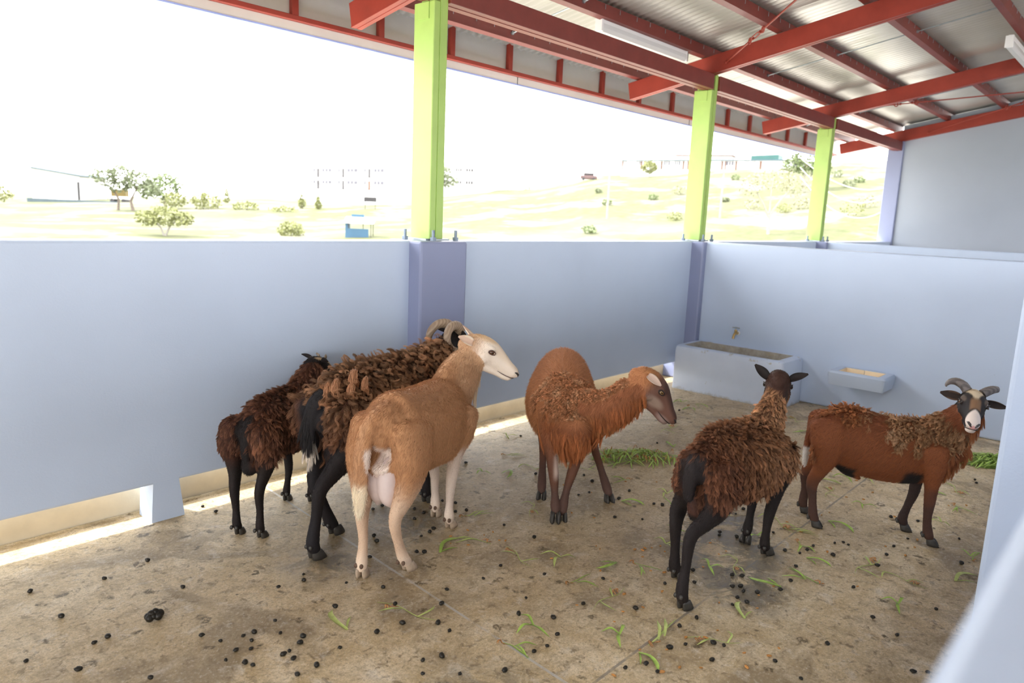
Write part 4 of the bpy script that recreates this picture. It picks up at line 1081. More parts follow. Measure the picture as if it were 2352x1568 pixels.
def cop_after(root, body, me, I):
    V = I['V']; N = I['N']; n = I['n']
    coat_after("coat", 40000, lambda I_: np.where(I_['is']('torso', 'neck'), .020, .009), seed=33, lift=.33, rnd=.16)(root, body, me, I)
    # longer crimped wool over shoulders and the top of the neck
    nz = vnoise(V, 18, 4)
    w = np.where(I['is']('torso', 'neck'), smooth(V[:, 0]+.05*nz, .02, .12)*smooth(V[:, 2]+.05*nz, .47, .55)*(.2+.8*smooth(N[:, 2], -.1, .5)), 0)*(1-np.where(I['is']('neck'), np.maximum(smooth(I['par'][1], .72, .9), smooth(-N[:, 2], -.55, -.35)), 0))
    cc = mixc(A3(n, (.42, .19, .09)), (.52, .30, .165), smooth(vnoise(V, 26, 6), -.1, .8))
    strands("fleece", root, me, w+1e-9, 30000, np.full(n, .020), cc, .0006, (.2, 0, -.9), .5, .3, .3, clumps=1900, cstr=.65, curl=.22, turns=1.3, seed=34, npt=6, colvar=.16, clumpvar=.25, tip=(.6, 1.3))
    # long hair hanging from throat and brisket
    th = np.where(I['is']('neck'), smooth(-N[:, 2], .05, .5), np.where(I['is']('torso'), smooth(V[:, 0], .10, .2)*smooth(-N[:, 2], -.15, .3), 0))
    strands("throat_hair", root, me, th+1e-9, 12000, np.where(I['is']('neck'), .034, lerp(.018, .066, smooth(-N[:, 2], .0, .55))), mixc(A3(n, (.40, .135, .05)), (.50, .22, .09), smooth(nz, 0, .8)), .0008, (.1, .2, -1), .2, .55, .16, clumps=420, cstr=.55, curl=.05, seed=36, colvar=.16, clumpvar=.22)
SHEEP.append(dict(
    o=(-3.143, -1.062), deg=222, label="copper red ewe facing the camera with her roman-nosed head turned sideways, walking mid-pen", legscale=1.02,
    torso=[(-.455, .01, .61, .49, .06), (-.42, .005, .685, .43, .105), (-.34, -.005, .728, .375, .14), (-.2, -.02, .712, .33, .165), (-.06, -.025, .68, .30, .178), (.06, -.015, .655, .292, .162), (.14, 0, .635, .292, .13), (.20, .015, .58, .315, .10), (.25, .03, .52, .37, .07)],
    neck=[(.14, .02, .505, .09, .13), (.205, .10, .52, .07, .108), (.255, .19, .565, .058, .086), (.285, .265, .637, .052, .075), (.294, .297, .672, .05, .064)],
    neck_hint=(.2, -.4, 1),
    fr=[(.13, -.10, .50, .05, .09), (.15, -.10, .42, .043, .06), (.185, -.085, .33, .029, .036), (.225, -.066, .215, .024, .027), (.24, -.057, .13, .017, .020), (.25, -.052, .072, .0235, .025), (.266, -.051, .05, .02, .021)],
    fl=[(.13, .08, .50, .05, .09), (.14, .08, .41, .043, .06), (.155, .06, .33, .029, .036), (.185, .025, .215, .024, .027), (.21, .0, .13, .017, .020), (.226, -.012, .062, .0235, .025), (.24, -.016, .035, .02, .021)],
    rr=[(-.27, -.10, .56, .065, .12), (-.26, -.125, .45, .058, .10), (-.23, -.115, .36, .042, .065), (-.205, -.105, .29, .03, .044), (-.19, -.10, .225, .0225, .031), (-.115, -.102, .14, .0175, .0205), (-.045, -.105, .062, .0235, .0255), (-.02, -.106, .035, .02, .022)],
    rl=[(-.27, .05, .56, .065, .12), (-.26, .10, .45, .058, .10), (-.23, .135, .36, .042, .065), (-.205, .155, .29, .03, .044), (-.19, .17, .225, .0225, .031), (-.115, .20, .14, .0175, .0205), (-.045, .228, .062, .0235, .0255), (-.018, .238, .035, .02, .022)],
    hoof=dict(fr=(.28, -.051, .012, 0, 18), fl=(.252, -.017, 0, 0, 0), rr=(-.009, -.106, 0, -10, 0), rl=(-.007, .241, 0, 15, 0)),
    head=((.30, .323, .722), 88, -42, 0, .97), eye=M_EYEG,
    ears=[((-.1, .85, -.35), (.5, .2, .8), dict(L=.095, W=.046, cup=.012)), ((.88, -.42, .12), (.0, -.85, .5), dict(L=.078, W=.042, cup=.008))],
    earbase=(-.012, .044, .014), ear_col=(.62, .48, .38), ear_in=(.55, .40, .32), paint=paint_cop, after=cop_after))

# ---------------------------------------------------------------- dark brown sheep from behind
def paint_dark(I):
    V, n, H = I['V'], I['n'], I['H']; nz = vnoise(V, 16, 11)
    c = A3(n, (.12, .05, .028))
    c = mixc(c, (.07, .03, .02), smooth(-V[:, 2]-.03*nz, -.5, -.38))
    leg = I['is']('fr', 'fl', 'rr', 'rl')
    c = mixc(c, (.020, .015, .014), np.where(leg, 1-smooth(V[:, 2]+.03*nz, .34, .45), 0))
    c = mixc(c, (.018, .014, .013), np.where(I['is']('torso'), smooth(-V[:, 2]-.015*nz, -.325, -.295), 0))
    rear = smooth(-V[:, 0]+.015*nz, .255, .30)*(1-smooth(V[:, 2]+.02*nz, .565, .60))*smooth(-np.abs(V[:, 1]+.02), -.085, -.055); c = mixc(c, (.020, .015, .015), rear)
    hd = I['is']('skull', 'jaw'); c = mixc(c, (.055, .026, .018), np.where(hd, 1., 0)); c = mixc(c, (.02, .017, .017), np.where(hd, smooth(H[:, 2], .04, .05)*smooth(-np.abs(H[:, 1]), -.04, -.02), 0))
    nk = I['is']('neck'); c = mixc(c, (.03, .018, .014), np.where(nk, smooth(I['par'][1], .45, .7)*smooth(np.abs(V[:, 1]-.01), .02, .05), 0))
    return c
def dark_after(root, body, me, I):
    V = I['V']; N = I['N']; n = I['n']; nz = vnoise(V, 16, 11)
    leg = I['is']('fr', 'fl', 'rr', 'rl')
    coat_after("coat", 22000, .009, seed=43, colm=1.15)(root, body, me, I)
    w = np.where(I['is']('torso'), smooth(V[:, 2]+.015*nz, .35, .39), np.where(leg, smooth(V[:, 2], .37, .43)*.7, 0))
    w = np.where(I['is']('neck'), 1-smooth(I['par'][1], .55, .75)*smooth(np.abs(V[:, 1]-.01), .015, .04), w)
    w = w*(1-smooth(-V[:, 0]+.02*nz, .25, .285)*(1-smooth(V[:, 2]+.015*nz, .55, .59))*smooth(-np.abs(V[:, 1]+.02)+.015*nz, -.08, -.055))
    cc = mixc(A3(n, (.20, .088, .042)), (.31, .155, .078), smooth(V[:, 0]+.12*nz, -.1, .25))
    cc = mixc(cc, (.16, .062, .032), smooth(-V[:, 0]+.06*nz, .12, .26)*.8)
    cc = mixc(cc, (.42, .22, .11), np.where(I['is']('neck'), .8, smooth(V[:, 0], .2, .3)*smooth(V[:, 2], .5, .6)*.6))
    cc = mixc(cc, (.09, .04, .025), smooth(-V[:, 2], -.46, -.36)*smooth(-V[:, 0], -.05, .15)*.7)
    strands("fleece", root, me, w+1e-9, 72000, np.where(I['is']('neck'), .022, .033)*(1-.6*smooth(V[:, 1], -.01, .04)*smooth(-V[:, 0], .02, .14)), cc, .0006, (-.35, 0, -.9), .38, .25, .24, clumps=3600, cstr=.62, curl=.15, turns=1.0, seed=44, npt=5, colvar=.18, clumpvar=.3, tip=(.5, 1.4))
SHEEP.append(dict(
    o=(-3.25, -1.98), deg=-4, label="dark brown woolly sheep with black legs seen from behind, head turned towards the trough", legscale=1.0,
    torso=[(-.295, -.035, .54, .45, .04), (-.272, -.035, .60, .41, .065), (-.22, -.032, .635, .365, .085), (-.13, -.022, .645, .325, .112), (0, -.005, .622, .298, .15), (.12, 0, .612, .285, .155), (.22, 0, .612, .285, .132), (.30, 0, .59, .32, .105), (.355, 0, .53, .38, .07)],
    neck=[(.24, 0, .515, .075, .105), (.31, .003, .60, .056, .075), (.36, .010, .672, .049, .058), (.385, .016, .715, .048, .053)],
    fr=[(.26, -.10, .47, .045, .085), (.29, -.10, .40, .04, .058), (.285, -.085, .32, .028, .034), (.265, -.068, .21, .0235, .026), (.262, -.062, .12, .0165, .0195), (.268, -.058, .06, .0225, .0245), (.288, -.057, .034, .019, .021)],
    fl=[(.26, .10, .47, .045, .085), (.30, .10, .39, .04, .058), (.335, .085, .31, .028, .034), (.365, .068, .205, .0235, .026), (.35, .062, .13, .0165, .0195), (.335, .06, .075, .0225, .0245), (.33, .06, .048, .019, .021)],
    rr=[(-.215, -.085, .53, .045, .095), (-.225, -.10, .44, .05, .09), (-.25, -.102, .37, .042, .066), (-.31, -.09, .325, .030, .044), (-.375, -.078, .285, .0225, .033), (-.385, -.074, .17, .0175, .0205), (-.398, -.074, .075, .0235, .0255), (-.385, -.076, .036, .02, .022)],
    rl=[(-.215, .03, .53, .045, .09), (-.20, .055, .44, .047, .088), (-.18, .07, .36, .042, .066), (-.20, .09, .30, .030, .044), (-.235, .077, .245, .0225, .033), (-.228, .075, .14, .0175, .0205), (-.222, .075, .06, .0235, .0255), (-.20, .077, .035, .02, .022)],
    blobs=[((-.22, -.005, .335), (.045, .04, .06))],
    extra=[("tail", [(-.285, -.03, .565, .028, .02), (-.318, -.025, .52, .03, .02), (-.325, -.022, .46, .028, .018), (-.32, -.02, .40, .02, .015)], (1, 0, 0))],
    hoof=dict(fr=(.305, -.056, 0, -5, 0), fl=(.318, .06, .004, 5, 55), rr=(-.372, -.076, 0, -5, 0), rl=(-.188, .077, 0, 5, 0)),
    head=((.40, .02, .757), 26, -30, 0, .95), eye=M_EYEB,
    ears=[((-.15, .72, .66), (-.75, .2, .3), dict(L=.085, W=.046, cup=.013)), ((-.15, -.88, .42), (-.75, -.2, .4), dict(L=.085, W=.046, cup=.013))], earbase=(-.004, .048, .0),
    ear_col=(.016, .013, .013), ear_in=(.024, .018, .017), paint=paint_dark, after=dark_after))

# ---------------------------------------------------------------- red horned young ram
def paint_red(I):
    V, n, H = I['V'], I['n'], I['H']; nz = vnoise(V, 16, 13)
    c = A3(n, (.255, .083, .032))
    c = mixc(c, (.19, .060, .027), smooth(V[:, 2]+.03*nz, .46, .56)*.6)
    leg = I['is']('fr', 'fl', 'rr', 'rl')
    c = mixc(c, (.085, .045, .034), np.where(leg, 1-smooth(V[:, 2]+.03*nz, .18, .30), 0)); c = mixc(c, (.05, .032, .028), np.where(I['is']('fl'), 1-smooth(V[:, 2], .24, .3), 0))
    c = mixc(c, (.025, .02, .019), np.where(I['is']('torso', 'belly'), smooth(-V[:, 2]-.02*nz, -.345, -.315)*np.maximum(smooth(-np.abs(V[:, 0]+.125), -.07, -.05), smooth(-np.abs(V[:, 0]-.17), -.05, -.03)), 0))
    hd = I['is']('skull', 'jaw'); y = np.abs(H[:, 1])
    c = mixc(c, (.022, .018, .018), np.where(hd, smooth(H[:, 0], -.035, -.01), 0))
    top = H[:, 2]+.36*H[:, 0]
    c = mixc(c, (.60, .48, .33), np.where(hd, smooth(-(y-.036+.10*smooth(H[:, 0], .03, .13)*.28), -.004, .004)*smooth(H[:, 2], .005, .015)*(1-smooth(H[:, 0], .105, .135)), 0))
    c = mixc(c, (.25, .14, .075), np.where(hd, smooth(-y, -.026, -.016)*smooth(top, .03, .045)*smooth(H[:, 0], .105, .13)*(1-smooth(H[:, 0], .165, .18)), 0)*.85)
    c = mixc(c, (.19, .14, .11), np.where(hd, smooth(-np.linalg.norm((np.stack([H[:, 0], y, H[:, 2]], 1)-[.085, .05, .02])/[.035, .02, .014], axis=1), -1.2, -.6), 0)*.6)
    wm = np.where(hd, smooth(H[:, 0]-.55*y-.12*np.clip(-H[:, 2]-.06, 0, .03), .172, .184), 0); c = mixc(c, (.74, .63, .56), wm)
    ta = I['is']('tail'); c = mixc(c, (.24, .075, .03), np.where(ta, 1., 0)); c = mixc(c, (.82, .78, .74), np.where(ta, smooth(-V[:, 2], -.378, -.368), 0))
    return c
def red_after(root, body, me, I):
    V = I['V']; N = I['N']; n = I['n']; nz = vnoise(V, 20, 4)
    coat_after("coat", 42000, lambda I_: np.where(I_['is']('torso', 'neck'), .015, .008), seed=53)(root, body, me, I)
    w = np.where(I['is']('torso', 'neck'), smooth(V[:, 0]+.06*nz, .0, .08)*smooth(V[:, 2]+.05*nz, .45, .50), 0)*(1-np.where(I['is']('neck'), smooth(I['par'][1], .15, .45), 0))
    w = np.maximum(w, np.where(I['is']('torso'), smooth(-V[:, 0]+.03*nz, .02, .10)*smooth(V[:, 2]+.04*nz, .51, .56)*.8, 0))
    w = np.maximum(w, np.where(I['is']('rr', 'rl', 'torso'), smooth(-V[:, 0]+.02*nz, .24, .27)*smooth(-np.abs(V[:, 2]-.37), -.05, -.02), 0)*.5)
    cc = mixc(A3(n, (.30, .155, .075)), (.44, .27, .15), smooth(vnoise(V, 28, 6), -.1, .8)); cc = mixc(cc, (.33, .125, .05), smooth(-V[:, 0], .0, .1))
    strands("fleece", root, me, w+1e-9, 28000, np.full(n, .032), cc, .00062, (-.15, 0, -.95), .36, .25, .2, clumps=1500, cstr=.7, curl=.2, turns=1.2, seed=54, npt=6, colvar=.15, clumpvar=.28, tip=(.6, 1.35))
    th = np.where(I['is']('neck'), smooth(N[:, 0], .3, .8), np.where(I['is']('torso'), smooth(N[:, 0], .5, .9)*smooth(V[:, 0], .2, .3), 0))
    strands("throat_hair", root, me, th+1e-9, 6000, np.full(n, .035), A3(n, (.33, .115, .042)), .0007, (0, 0, -1), .3, .5, .15, clumps=160, cstr=.5, seed=56)
RH = horn_mat("grey_horn", (.10, .085, .08), (.16, .135, .125))
SHEEP.append(dict(
    o=(-2.335, -2.27), deg=-69, label="red brown horned young ram, black and white face towards the camera, near the right post", legscale=.93, hoofscale=.95,
    torso=[(-.228, 0, .50, .42, .05), (-.21, 0, .555, .37, .08), (-.165, 0, .592, .325, .105), (-.1, 0, .59, .288, .12), (0, 0, .568, .265, .125), (.1, 0, .56, .262, .12), (.19, 0, .572, .277, .10), (.26, 0, .575, .305, .085), (.32, 0, .54, .35, .062), (.355, 0, .49, .40, .04)],
    neck=[(.25, 0, .48, .07, .112), (.31, -.008, .555, .058, .085), (.345, -.02, .615, .05, .066), (.362, -.03, .66, .046, .055)],
    fr=[(.24, -.08, .45, .045, .08), (.245, -.088, .37, .038, .056), (.247, -.078, .30, .028, .035), (.25, -.066, .205, .0235, .026), (.252, -.062, .12, .017, .0195), (.262, -.059, .058, .0225, .0245), (.273, -.058, .034, .019, .021)],
    fl=[(.23, .08, .45, .045, .08), (.22, .088, .37, .038, .056), (.212, .078, .30, .028, .035), (.205, .072, .20, .0235, .026), (.185, .072, .12, .017, .0195), (.172, .073, .058, .0225, .0245), (.182, .074, .034, .019, .021)],
    rr=[(-.20, -.07, .50, .055, .10), (-.20, -.09, .42, .05, .085), (-.205, -.09, .345, .037, .058), (-.225, -.082, .28, .027, .039), (-.25, -.076, .215, .0215, .031), (-.24, -.076, .13, .0175, .0205), (-.23, -.077, .056, .0225, .0245), (-.218, -.078, .034, .02, .022)],
    rl=[(-.20, .07, .50, .055, .10), (-.215, .09, .42, .05, .085), (-.225, .09, .345, .037, .058), (-.248, .08, .28, .027, .039), (-.275, .072, .212, .0215, .031), (-.272, .078, .13, .0175, .0205), (-.275, .086, .052, .0225, .0245), (-.268, .088, .034, .02, .022)],
    extra=[("tail", [(-.225, 0, .535, .028, .02), (-.262, -.003, .505, .028, .019), (-.28, -.005, .44, .025, .018), (-.288, -.005, .36, .021, .016), (-.290, -.005, .30, .014, .012), (-.288, -.005, .27, .007, .007)], (1, 0, 0)),
           ("belly", [(-.16, 0, .32, .03, .02), (-.10, 0, .285, .03, .028), (-.065, 0, .262, .018, .016), (-.045, 0, .248, .010, .010)], (0, 0, 1))],
    hoof=dict(fr=(.286, -.057, 0, -8, 0), fl=(.192, .074, 0, 0, 0), rr=(-.209, -.078, 0, -5, 0), rl=(-.261, .089, 0, 5, 0)),
    head=((.368, -.0, .690), -96, -3, -6, .95), eye=M_EYEB, rim=simple("grey_eyelid", (.035, .028, .026), .5, .1, 40),
    ears=[((-.12, .97, -.05), (.9, .1, .25), dict(L=.10, W=.036, cup=.014)), ((-.12, -.97, .02), (.9, -.1, .25), dict(L=.088, W=.044, cup=.012))],
    earbase=(.012, .047, .002), ear_col=(.10, .06, .042), ear_in=(.035, .024, .02), paint=paint_red, after=red_after, nosepad=M_NOSEP,
    eyeoff=.0498, horns=[([(.02, .030, .042), (.006, .049, .056), (-.008, .070, .066), (-.022, .088, .068)], [.0215, .021, .0185, .015], RH),
           ([(.02, -.030, .042), (.008, -.052, .062), (-.002, -.082, .070), (-.004, -.106, .062), (-.001, -.117, .046), (.002, -.116, .036)], [.0215, .021, .0185, .014, .008, .003], RH)]))

for S_ in SHEEP: build_sheep(S_)
PELLETS = [(-5.289,-0.304),(-5.264,-0.56),(-5.197,-0.791),(-5.24,-0.797),(-4.979,-0.993),(-4.948,-1.062),(-4.882,-1.087),(-4.938,-1.145),(-4.899,-1.17),(-4.847,-1.095),(-4.875,-1.129),(-4.759,-1.076),(-4.785,-1.155),(-4.842,-1.27),(-4.819,-1.267),(-4.769,-1.251),(-4.744,-1.227),(-4.831,-1.311),(-4.799,-1.392),(-4.951,-1.229),(-4.938,-1.254),(-4.692,-1.363),(-4.511,-0.857),(-4.535,-0.899),(-4.481,-0.072),(-4.496,0.031),(-4.866,-1.391),(-5.186,-1.101),(-4.985,-1.171),(-4.43,-1.026),(-4.895,-0.345),(-4.102,-0.766),(-4.237,-0.916),(-3.949,-0.906),(-3.898,-0.904),(-4.065,-1.011),(-4.044,-1.036),(-4.184,-1.326),(-4.268,-1.389),(-4.395,-1.277),(-4.559,-1.142),(-4.552,-1.375),(-4.367,-1.538),(-4.363,-1.475),(-4.455,-1.394),(-4.543,-1.602),(-4.589,-1.655),(-4.506,-1.735),(-4.485,-1.629),(-4.011,-1.577),(-3.886,-1.752),(-3.818,-1.506),(-3.588,-1.256),(-4.114,-1.811),(-4.396,-1.824),(-4.249,-1.821),(-4.193,-1.831),(-4.042,-1.735),(-4.113,-1.631),(-3.526,-1.886),(-3.34,-1.908),(-3.428,-1.963),(-3.257,-2.041),(-2.936,-1.824),(-4.039,-2.12),(-4.104,-2.083),(-3.843,-2.154),(-3.901,-2.126),(-3.86,-2.261),(-4.048,-2.168),(-3.753,-2.251),(-3.768,-2.219),(-3.858,-0.885),(-3.854,-0.747),(-3.782,-0.662),(-3.777,-0.723),(-3.928,-0.53),(-3.87,-0.526),(-4.124,-0.816),(-3.614,-0.676),(-3.654,-0.813),(-3.584,-0.739),(-3.133,-0.348),(-3.604,-0.837),(-2.907,-1.812),(-2.892,-1.889),(-3.237,-2.075),(-3.345,-2.085),(-3.32,-2.108),(-3.352,-2.134),(-3.317,-2.176),(-3.414,-2.138),(-3.418,-2.179),(-3.477,-2.149),(-3.229,-2.232),(-2.98,-2.197),(-2.866,-2.104),(-3.123,-2.231),(-2.838,-2.159),(-2.786,-2.172),(-2.553,-1.763),(-2.64,-1.764),(-2.716,-1.987),(-2.612,-2.232),(-2.576,-2.259),(-2.584,-2.283),(-2.442,-2.437),(-2.561,-2.439),(-2.748,-2.271),(-1.083,-2.513),(-1.138,-2.53),(-2.082,-2.327),(-2.298,-2.459),(-2.109,-2.633),(-2.72,-2.175),(-2.402,-2.699),(-2.031,-2.438),(-3.436,-2.761),(-3.402,-2.796),(-2.78,-0.929),(-2.817,-1.013),(-2.964,-1.101),(-3.03,-1.082),(-2.782,-1.23),(-3.052,-1.482),(-2.821,-1.454),(-3.131,-1.376),(-3.593,-1.076),(-2.839,-1.416),(-2.921,-1.258),(-1.93,-0.884),(-2.869,-1.642),(-2.501,-0.209),(-1.076,-0.562),(-3.176,-2.561),(-3.479,-2.501),(-3.237,-2.66),(-2.706,-2.442),(-2.986,-2.432),(-3.773,-1.909),(-3.673,-1.691),(-4.022,-1.362),(-3.893,-1.335),(-3.661,-2.098),(-3.759,-2.083),(-3.744,-2.511),(-3.713,-2.413),(-2.926,-2.716),(-4.348,-1.148),(-4.632,-0.881),(-4.886,-0.642),(-5.42,-0.759),(-5.323,-0.913),(-5.067,-0.382),(-2.969,-0.736),(-2.493,-0.543),(-2.421,-1.484),(-2.049,-1.246),(-0.805,-2.323),(-1.371,-2.669)]
SPRIGS = [(-3.804,-1.075),(-3.927,-1.05),(-3.781,-1.329),(-3.654,-1.458),(-3.75,-1.647),(-3.565,-1.641),(-3.781,-1.791),(-4.133,-1.718),(-4.264,-1.762),(-4.605,-1.224),(-4.394,-1.343),(-3.959,-1.963),(-3.837,-2.08),(-4.015,-2.117),(-3.745,-2.216),(-3.207,-1.702),(-3.475,-1.755),(-3.219,-2.165),(-2.57,-1.954),(-2.806,-1.949),(-2.759,-2.145),(-3.49,-2.188),(-3.15,-2.007),(-3.264,-1.943),(-2.745,-1.733),(-0.901,-1.422),(-0.621,-1.272),(-2.666,-1.39),(-2.75,-1.48),(-1.888,-0.955),(-1.58,-0.762),(-3.078,-1.656),(-3.066,-2.256),(-1.779,-1.919),(-1.957,-1.981),(-2.017,-2.177),(-2.618,-2.071),(-2.389,-2.187),(-1.352,-2.466),(-1.951,-2.525),(-1.677,-2.553),(-1.53,-2.403),(-1.522,-2.136),(-1.636,-1.971),(-2.276,-2.709),(-2.544,-2.735),(-2.752,-2.55),(-2.996,-2.601),(-2.833,-0.445),(-3.071,-0.628),(-2.898,-0.658),(-2.571,-0.15),(-2.677,-1.101),(-2.907,-1.332),(-2.688,-0.841),(-0.833,-0.443),(-0.952,-0.582),(-0.8,-0.605),(-3.344,-1.035),(-3.163,-0.511),(-3.612,-0.919),(-2.857,-2.248),(-2.742,-2.409)]
HUSKS = [(-3.116,-1.912),(-3.981,-2.059),(-3.627,-2.391),(-3.386,-1.695),(-3.908,-1.739),(-2.539,-1.983),(-2.783,-1.512),(-2.676,-1.137),(-2.074,-2.753),(-3.696,-2.386),(-2.054,-2.338),(-3.711,-1.818),(-1.585,-2.565),(-1.646,-2.027),(-3.276,-1.921),(-3.901,-1.044),(-3.664,-1.723),(-4.035,-2.178),(-3.923,-2.255),(-1.598,-1.869),(-3.754,-0.999),(-3.064,-1.921),(-3.812,-2.36),(-3.682,-1.09),(-3.753,-1.128),(-2.12,-2.813),(-3.679,-2.19),(-2.501,-2.5),(-1.979,-2.733),(-3.45,-1.496),(-3.687,-1.437),(-3.322,-1.82),(-2.55,-1.257),(-2.253,-2.085),(-3.74,-1.92),(-3.469,-1.787),(-2.731,-2.241),(-3.241,-1.199),(-3.854,-0.994),(-2.092,-2.368),(-3.623,-1.643),(-1.775,-2.151),(-3.205,-1.309),(-3.972,-2.205),(-3.801,-2.133),(-3.856,-1.109),(-3.333,-1.661),(-1.963,-2.074),(-3.723,-1.168),(-3.271,-1.735),(-2.274,-2.494),(-3.821,-1.885),(-3.734,-1.085),(-2.745,-1.677),(-3.217,-2.2),(-3.28,-1.675),(-1.661,-2.497),(-3.236,-1.693),(-3.915,-2.123),(-2.962,-2.441),(-2.935,-1.629),(-2.798,-2.0),(-2.213,-1.985),(-3.351,-1.633),(-2.287,-0.979),(-3.307,-1.656),(-4.162,-2.079),(-3.428,-2.225),(-1.392,-2.474),(-1.994,-1.562),(-3.9,-1.901),(-1.925,-2.149),(-3.461,-1.525),(-2.373,-2.507),(-2.601,-2.073),(-2.319,-2.069),(-3.741,-2.318),(-3.329,-2.188),(-3.706,-1.189),(-2.753,-2.133),(-3.496,-2.105),(-2.978,-0.94),(-3.441,-1.834),(-2.466,-2.409),(-3.04,-1.832),(-2.101,-2.402),(-3.754,-2.182),(-3.585,-1.909),(-2.949,-1.106)]
CLUMP = (-5.044, -0.778)
PILE_A = (-2.299, -0.947)
PILE_B = (-0.607, -2.537)
# ================================================================== things lying on the pen floor
def blob_mesh(name, r, n=2, amp=.25, seed=0, stretch=(1, 1, .8), freq=1.4):
    bm = bmesh.new(); bmesh.ops.create_icosphere(bm, subdivisions=n, radius=1.0)
    for v in bm.verts:
        k = 1+amp*mnoise.noise(v.co*freq+Vector((seed*3.1, seed, 0)))
        v.co = Vector((v.co.x*r*stretch[0]*k, v.co.y*r*stretch[1]*k, (v.co.z*k)*r*stretch[2]))
    zmin = min(v.co.z for v in bm.verts)
    for v in bm.verts: v.co.z -= zmin+.0008
    me = bpy.data.meshes.new(name); bm.to_mesh(me); bm.free(); return me
M_DUNG = simple("wet_dung", (.014, .011, .007), .38, .4, 90, bump=.3, bscale=200, spec=.3, objspace=True)
M_DUNGB = simple("brown_dung", (.045, .035, .02), .5, .4, 60, bump=.5, bscale=120, objspace=True)
pm = [blob_mesh("dung_pellet", .0078, 2, .28, i, (1.15, .9, .78)) for i in range(5)]
for m in pm: m.materials.append(M_DUNG); m.polygons.foreach_set("use_smooth", [True]*len(m.polygons))
rp = random.Random(5)
for i, (x, y) in enumerate(PELLETS):
    o = bpy.data.objects.new("dung_pellet", pm[i % 5]); COL.objects.link(o)
    o.location = (x, y, 0); o.rotation_euler = (0, 0, rp.uniform(0, 6.3)); s = rp.uniform(.75, 1.35); o.scale = (s, s, s)
    tag(o, "small black dung pellet lying on the pen floor", "dung pellet", "dung pellets on the floor")
bm = bmesh.new()
cl = empty("dung_clump", (CLUMP[0], CLUMP[1], 0), .4, "fist-sized black dung clump alone on the bare floor, lower left", "dung")
rq = random.Random(2)
mb = MB()
for i in range(16):
    a = rq.uniform(0, 6.28); q = rq.uniform(0, .024)
    mb.ball((math.cos(a)*q, math.sin(a)*q*.85, .010+rq.uniform(0, .020)*(1-q/.03)), rq.uniform(.010, .0145), 10, 7)
mb.build("pellet_mass", M_DUNG, cl, True)

M_BLADE = simple("green_grass_blade", (.33, .47, .09), .5, .25, 40, objspace=True)
M_BLADE2 = simple("pale_grass_blade", (.46, .52, .16), .5, .2, 40, objspace=True)
M_ROOT = simple("straw_root", (.50, .24, .085), .7, .3, 60, objspace=True)
def ribbon(bm, pts, w, fold=.25, lift=.0):
    """tapered grass blade along points"""
    P = catmull(np.array([[*p, 1, 1] for p in pts]), 4)[:, :3]; n = len(P)
    prev = None
    for i in range(n):
        t = i/(n-1); d = P[min(i+1, n-1)]-P[max(i-1, 0)]; s = np.array([-d[1], d[0], 0]); s /= np.linalg.norm(s)+1e-9
        ww = w*(.55+.9*t if t < .5 else 1.0)*(1 if t < .6 else max(.03, 1-((t-.6)/.4)**1.5))*.5
        row = [bm.verts.new(P[i]+s*ww+np.array([0, 0, ww*fold])), bm.verts.new(P[i]), bm.verts.new(P[i]-s*ww+np.array([0, 0, ww*fold]))]
        low = [bm.verts.new(np.array(v.co)-np.array([0, 0, .0007])) for v in row]
        if prev:
            for a, b in ((0, 1), (1, 2)):
                bm.faces.new((prev[0][a], prev[0][b], row[b], row[a])); bm.faces.new((prev[1][b], prev[1][a], low[a], low[b]))
        prev = (row, low)
def sprig_mesh(seed, kind):
    r = random.Random(seed); bm = bmesh.new()
    if kind == 0:      # two or three narrow blades off one stem
        L = r.uniform(.10, .16); b = r.uniform(-.04, .04)
        ribbon(bm, [(-L*.5, 0, .002), (-L*.15, b*.3, .006), (L*.2, b, .005), (L*.55, b*1.6, .002)], .006)
        for k in range(2):
            s = r.choice((-1, 1)); x0 = r.uniform(-.04, .03)
            ribbon(bm, [(x0, 0, .003), (x0+.03, s*.02, .012), (x0+.07, s*r.uniform(.03, .06), .003)], .009)
    elif kind == 1:    # one broad bent leaf
        L = r.uniform(.09, .13)
        ribbon(bm, [(-L*.5, 0, .002), (-L*.1, .012, .010), (L*.3, .005, .006), (L*.55, -.015, .002)], .016, .4)
        ribbon(bm, [(-L*.45, 0, .002), (-L*.2, -.02, .005), (-.0, -.04, .002)], .007)
    elif kind == 2:    # long straw stem with a bent leaf
        L = r.uniform(.16, .22)
        ribbon(bm, [(-L*.5, 0, .002), (-L*.2, .012, .004), (L*.2, -.008, .004), (L*.5, .01, .002)], .0035)
        ribbon(bm, [(L*.2, -.006, .003), (L*.3, .03, .012), (L*.25, .07, .003)], .008)
        ribbon(bm, [(-L*.1, .006, .003), (-L*.2, -.02, .010), (-L*.35, -.04, .002)], .008)
    else:              # fork of three leaves
        for a in (.2, 1.6, 3.4):
            a += r.uniform(-.3, .3); L = r.uniform(.05, .09)
            ribbon(bm, [(0, 0, .004), (math.cos(a)*L*.5, math.sin(a)*L*.5, .014), (math.cos(a+.2)*L, math.sin(a+.2)*L, .002)], .010, .4)
    me = bpy.data.meshes.new("grass_sprig"); bmesh.ops.recalc_face_normals(bm, faces=bm.faces[:]); bm.to_mesh(me); bm.free()
    me.polygons.foreach_set("use_smooth", [True]*len(me.polygons)); return me
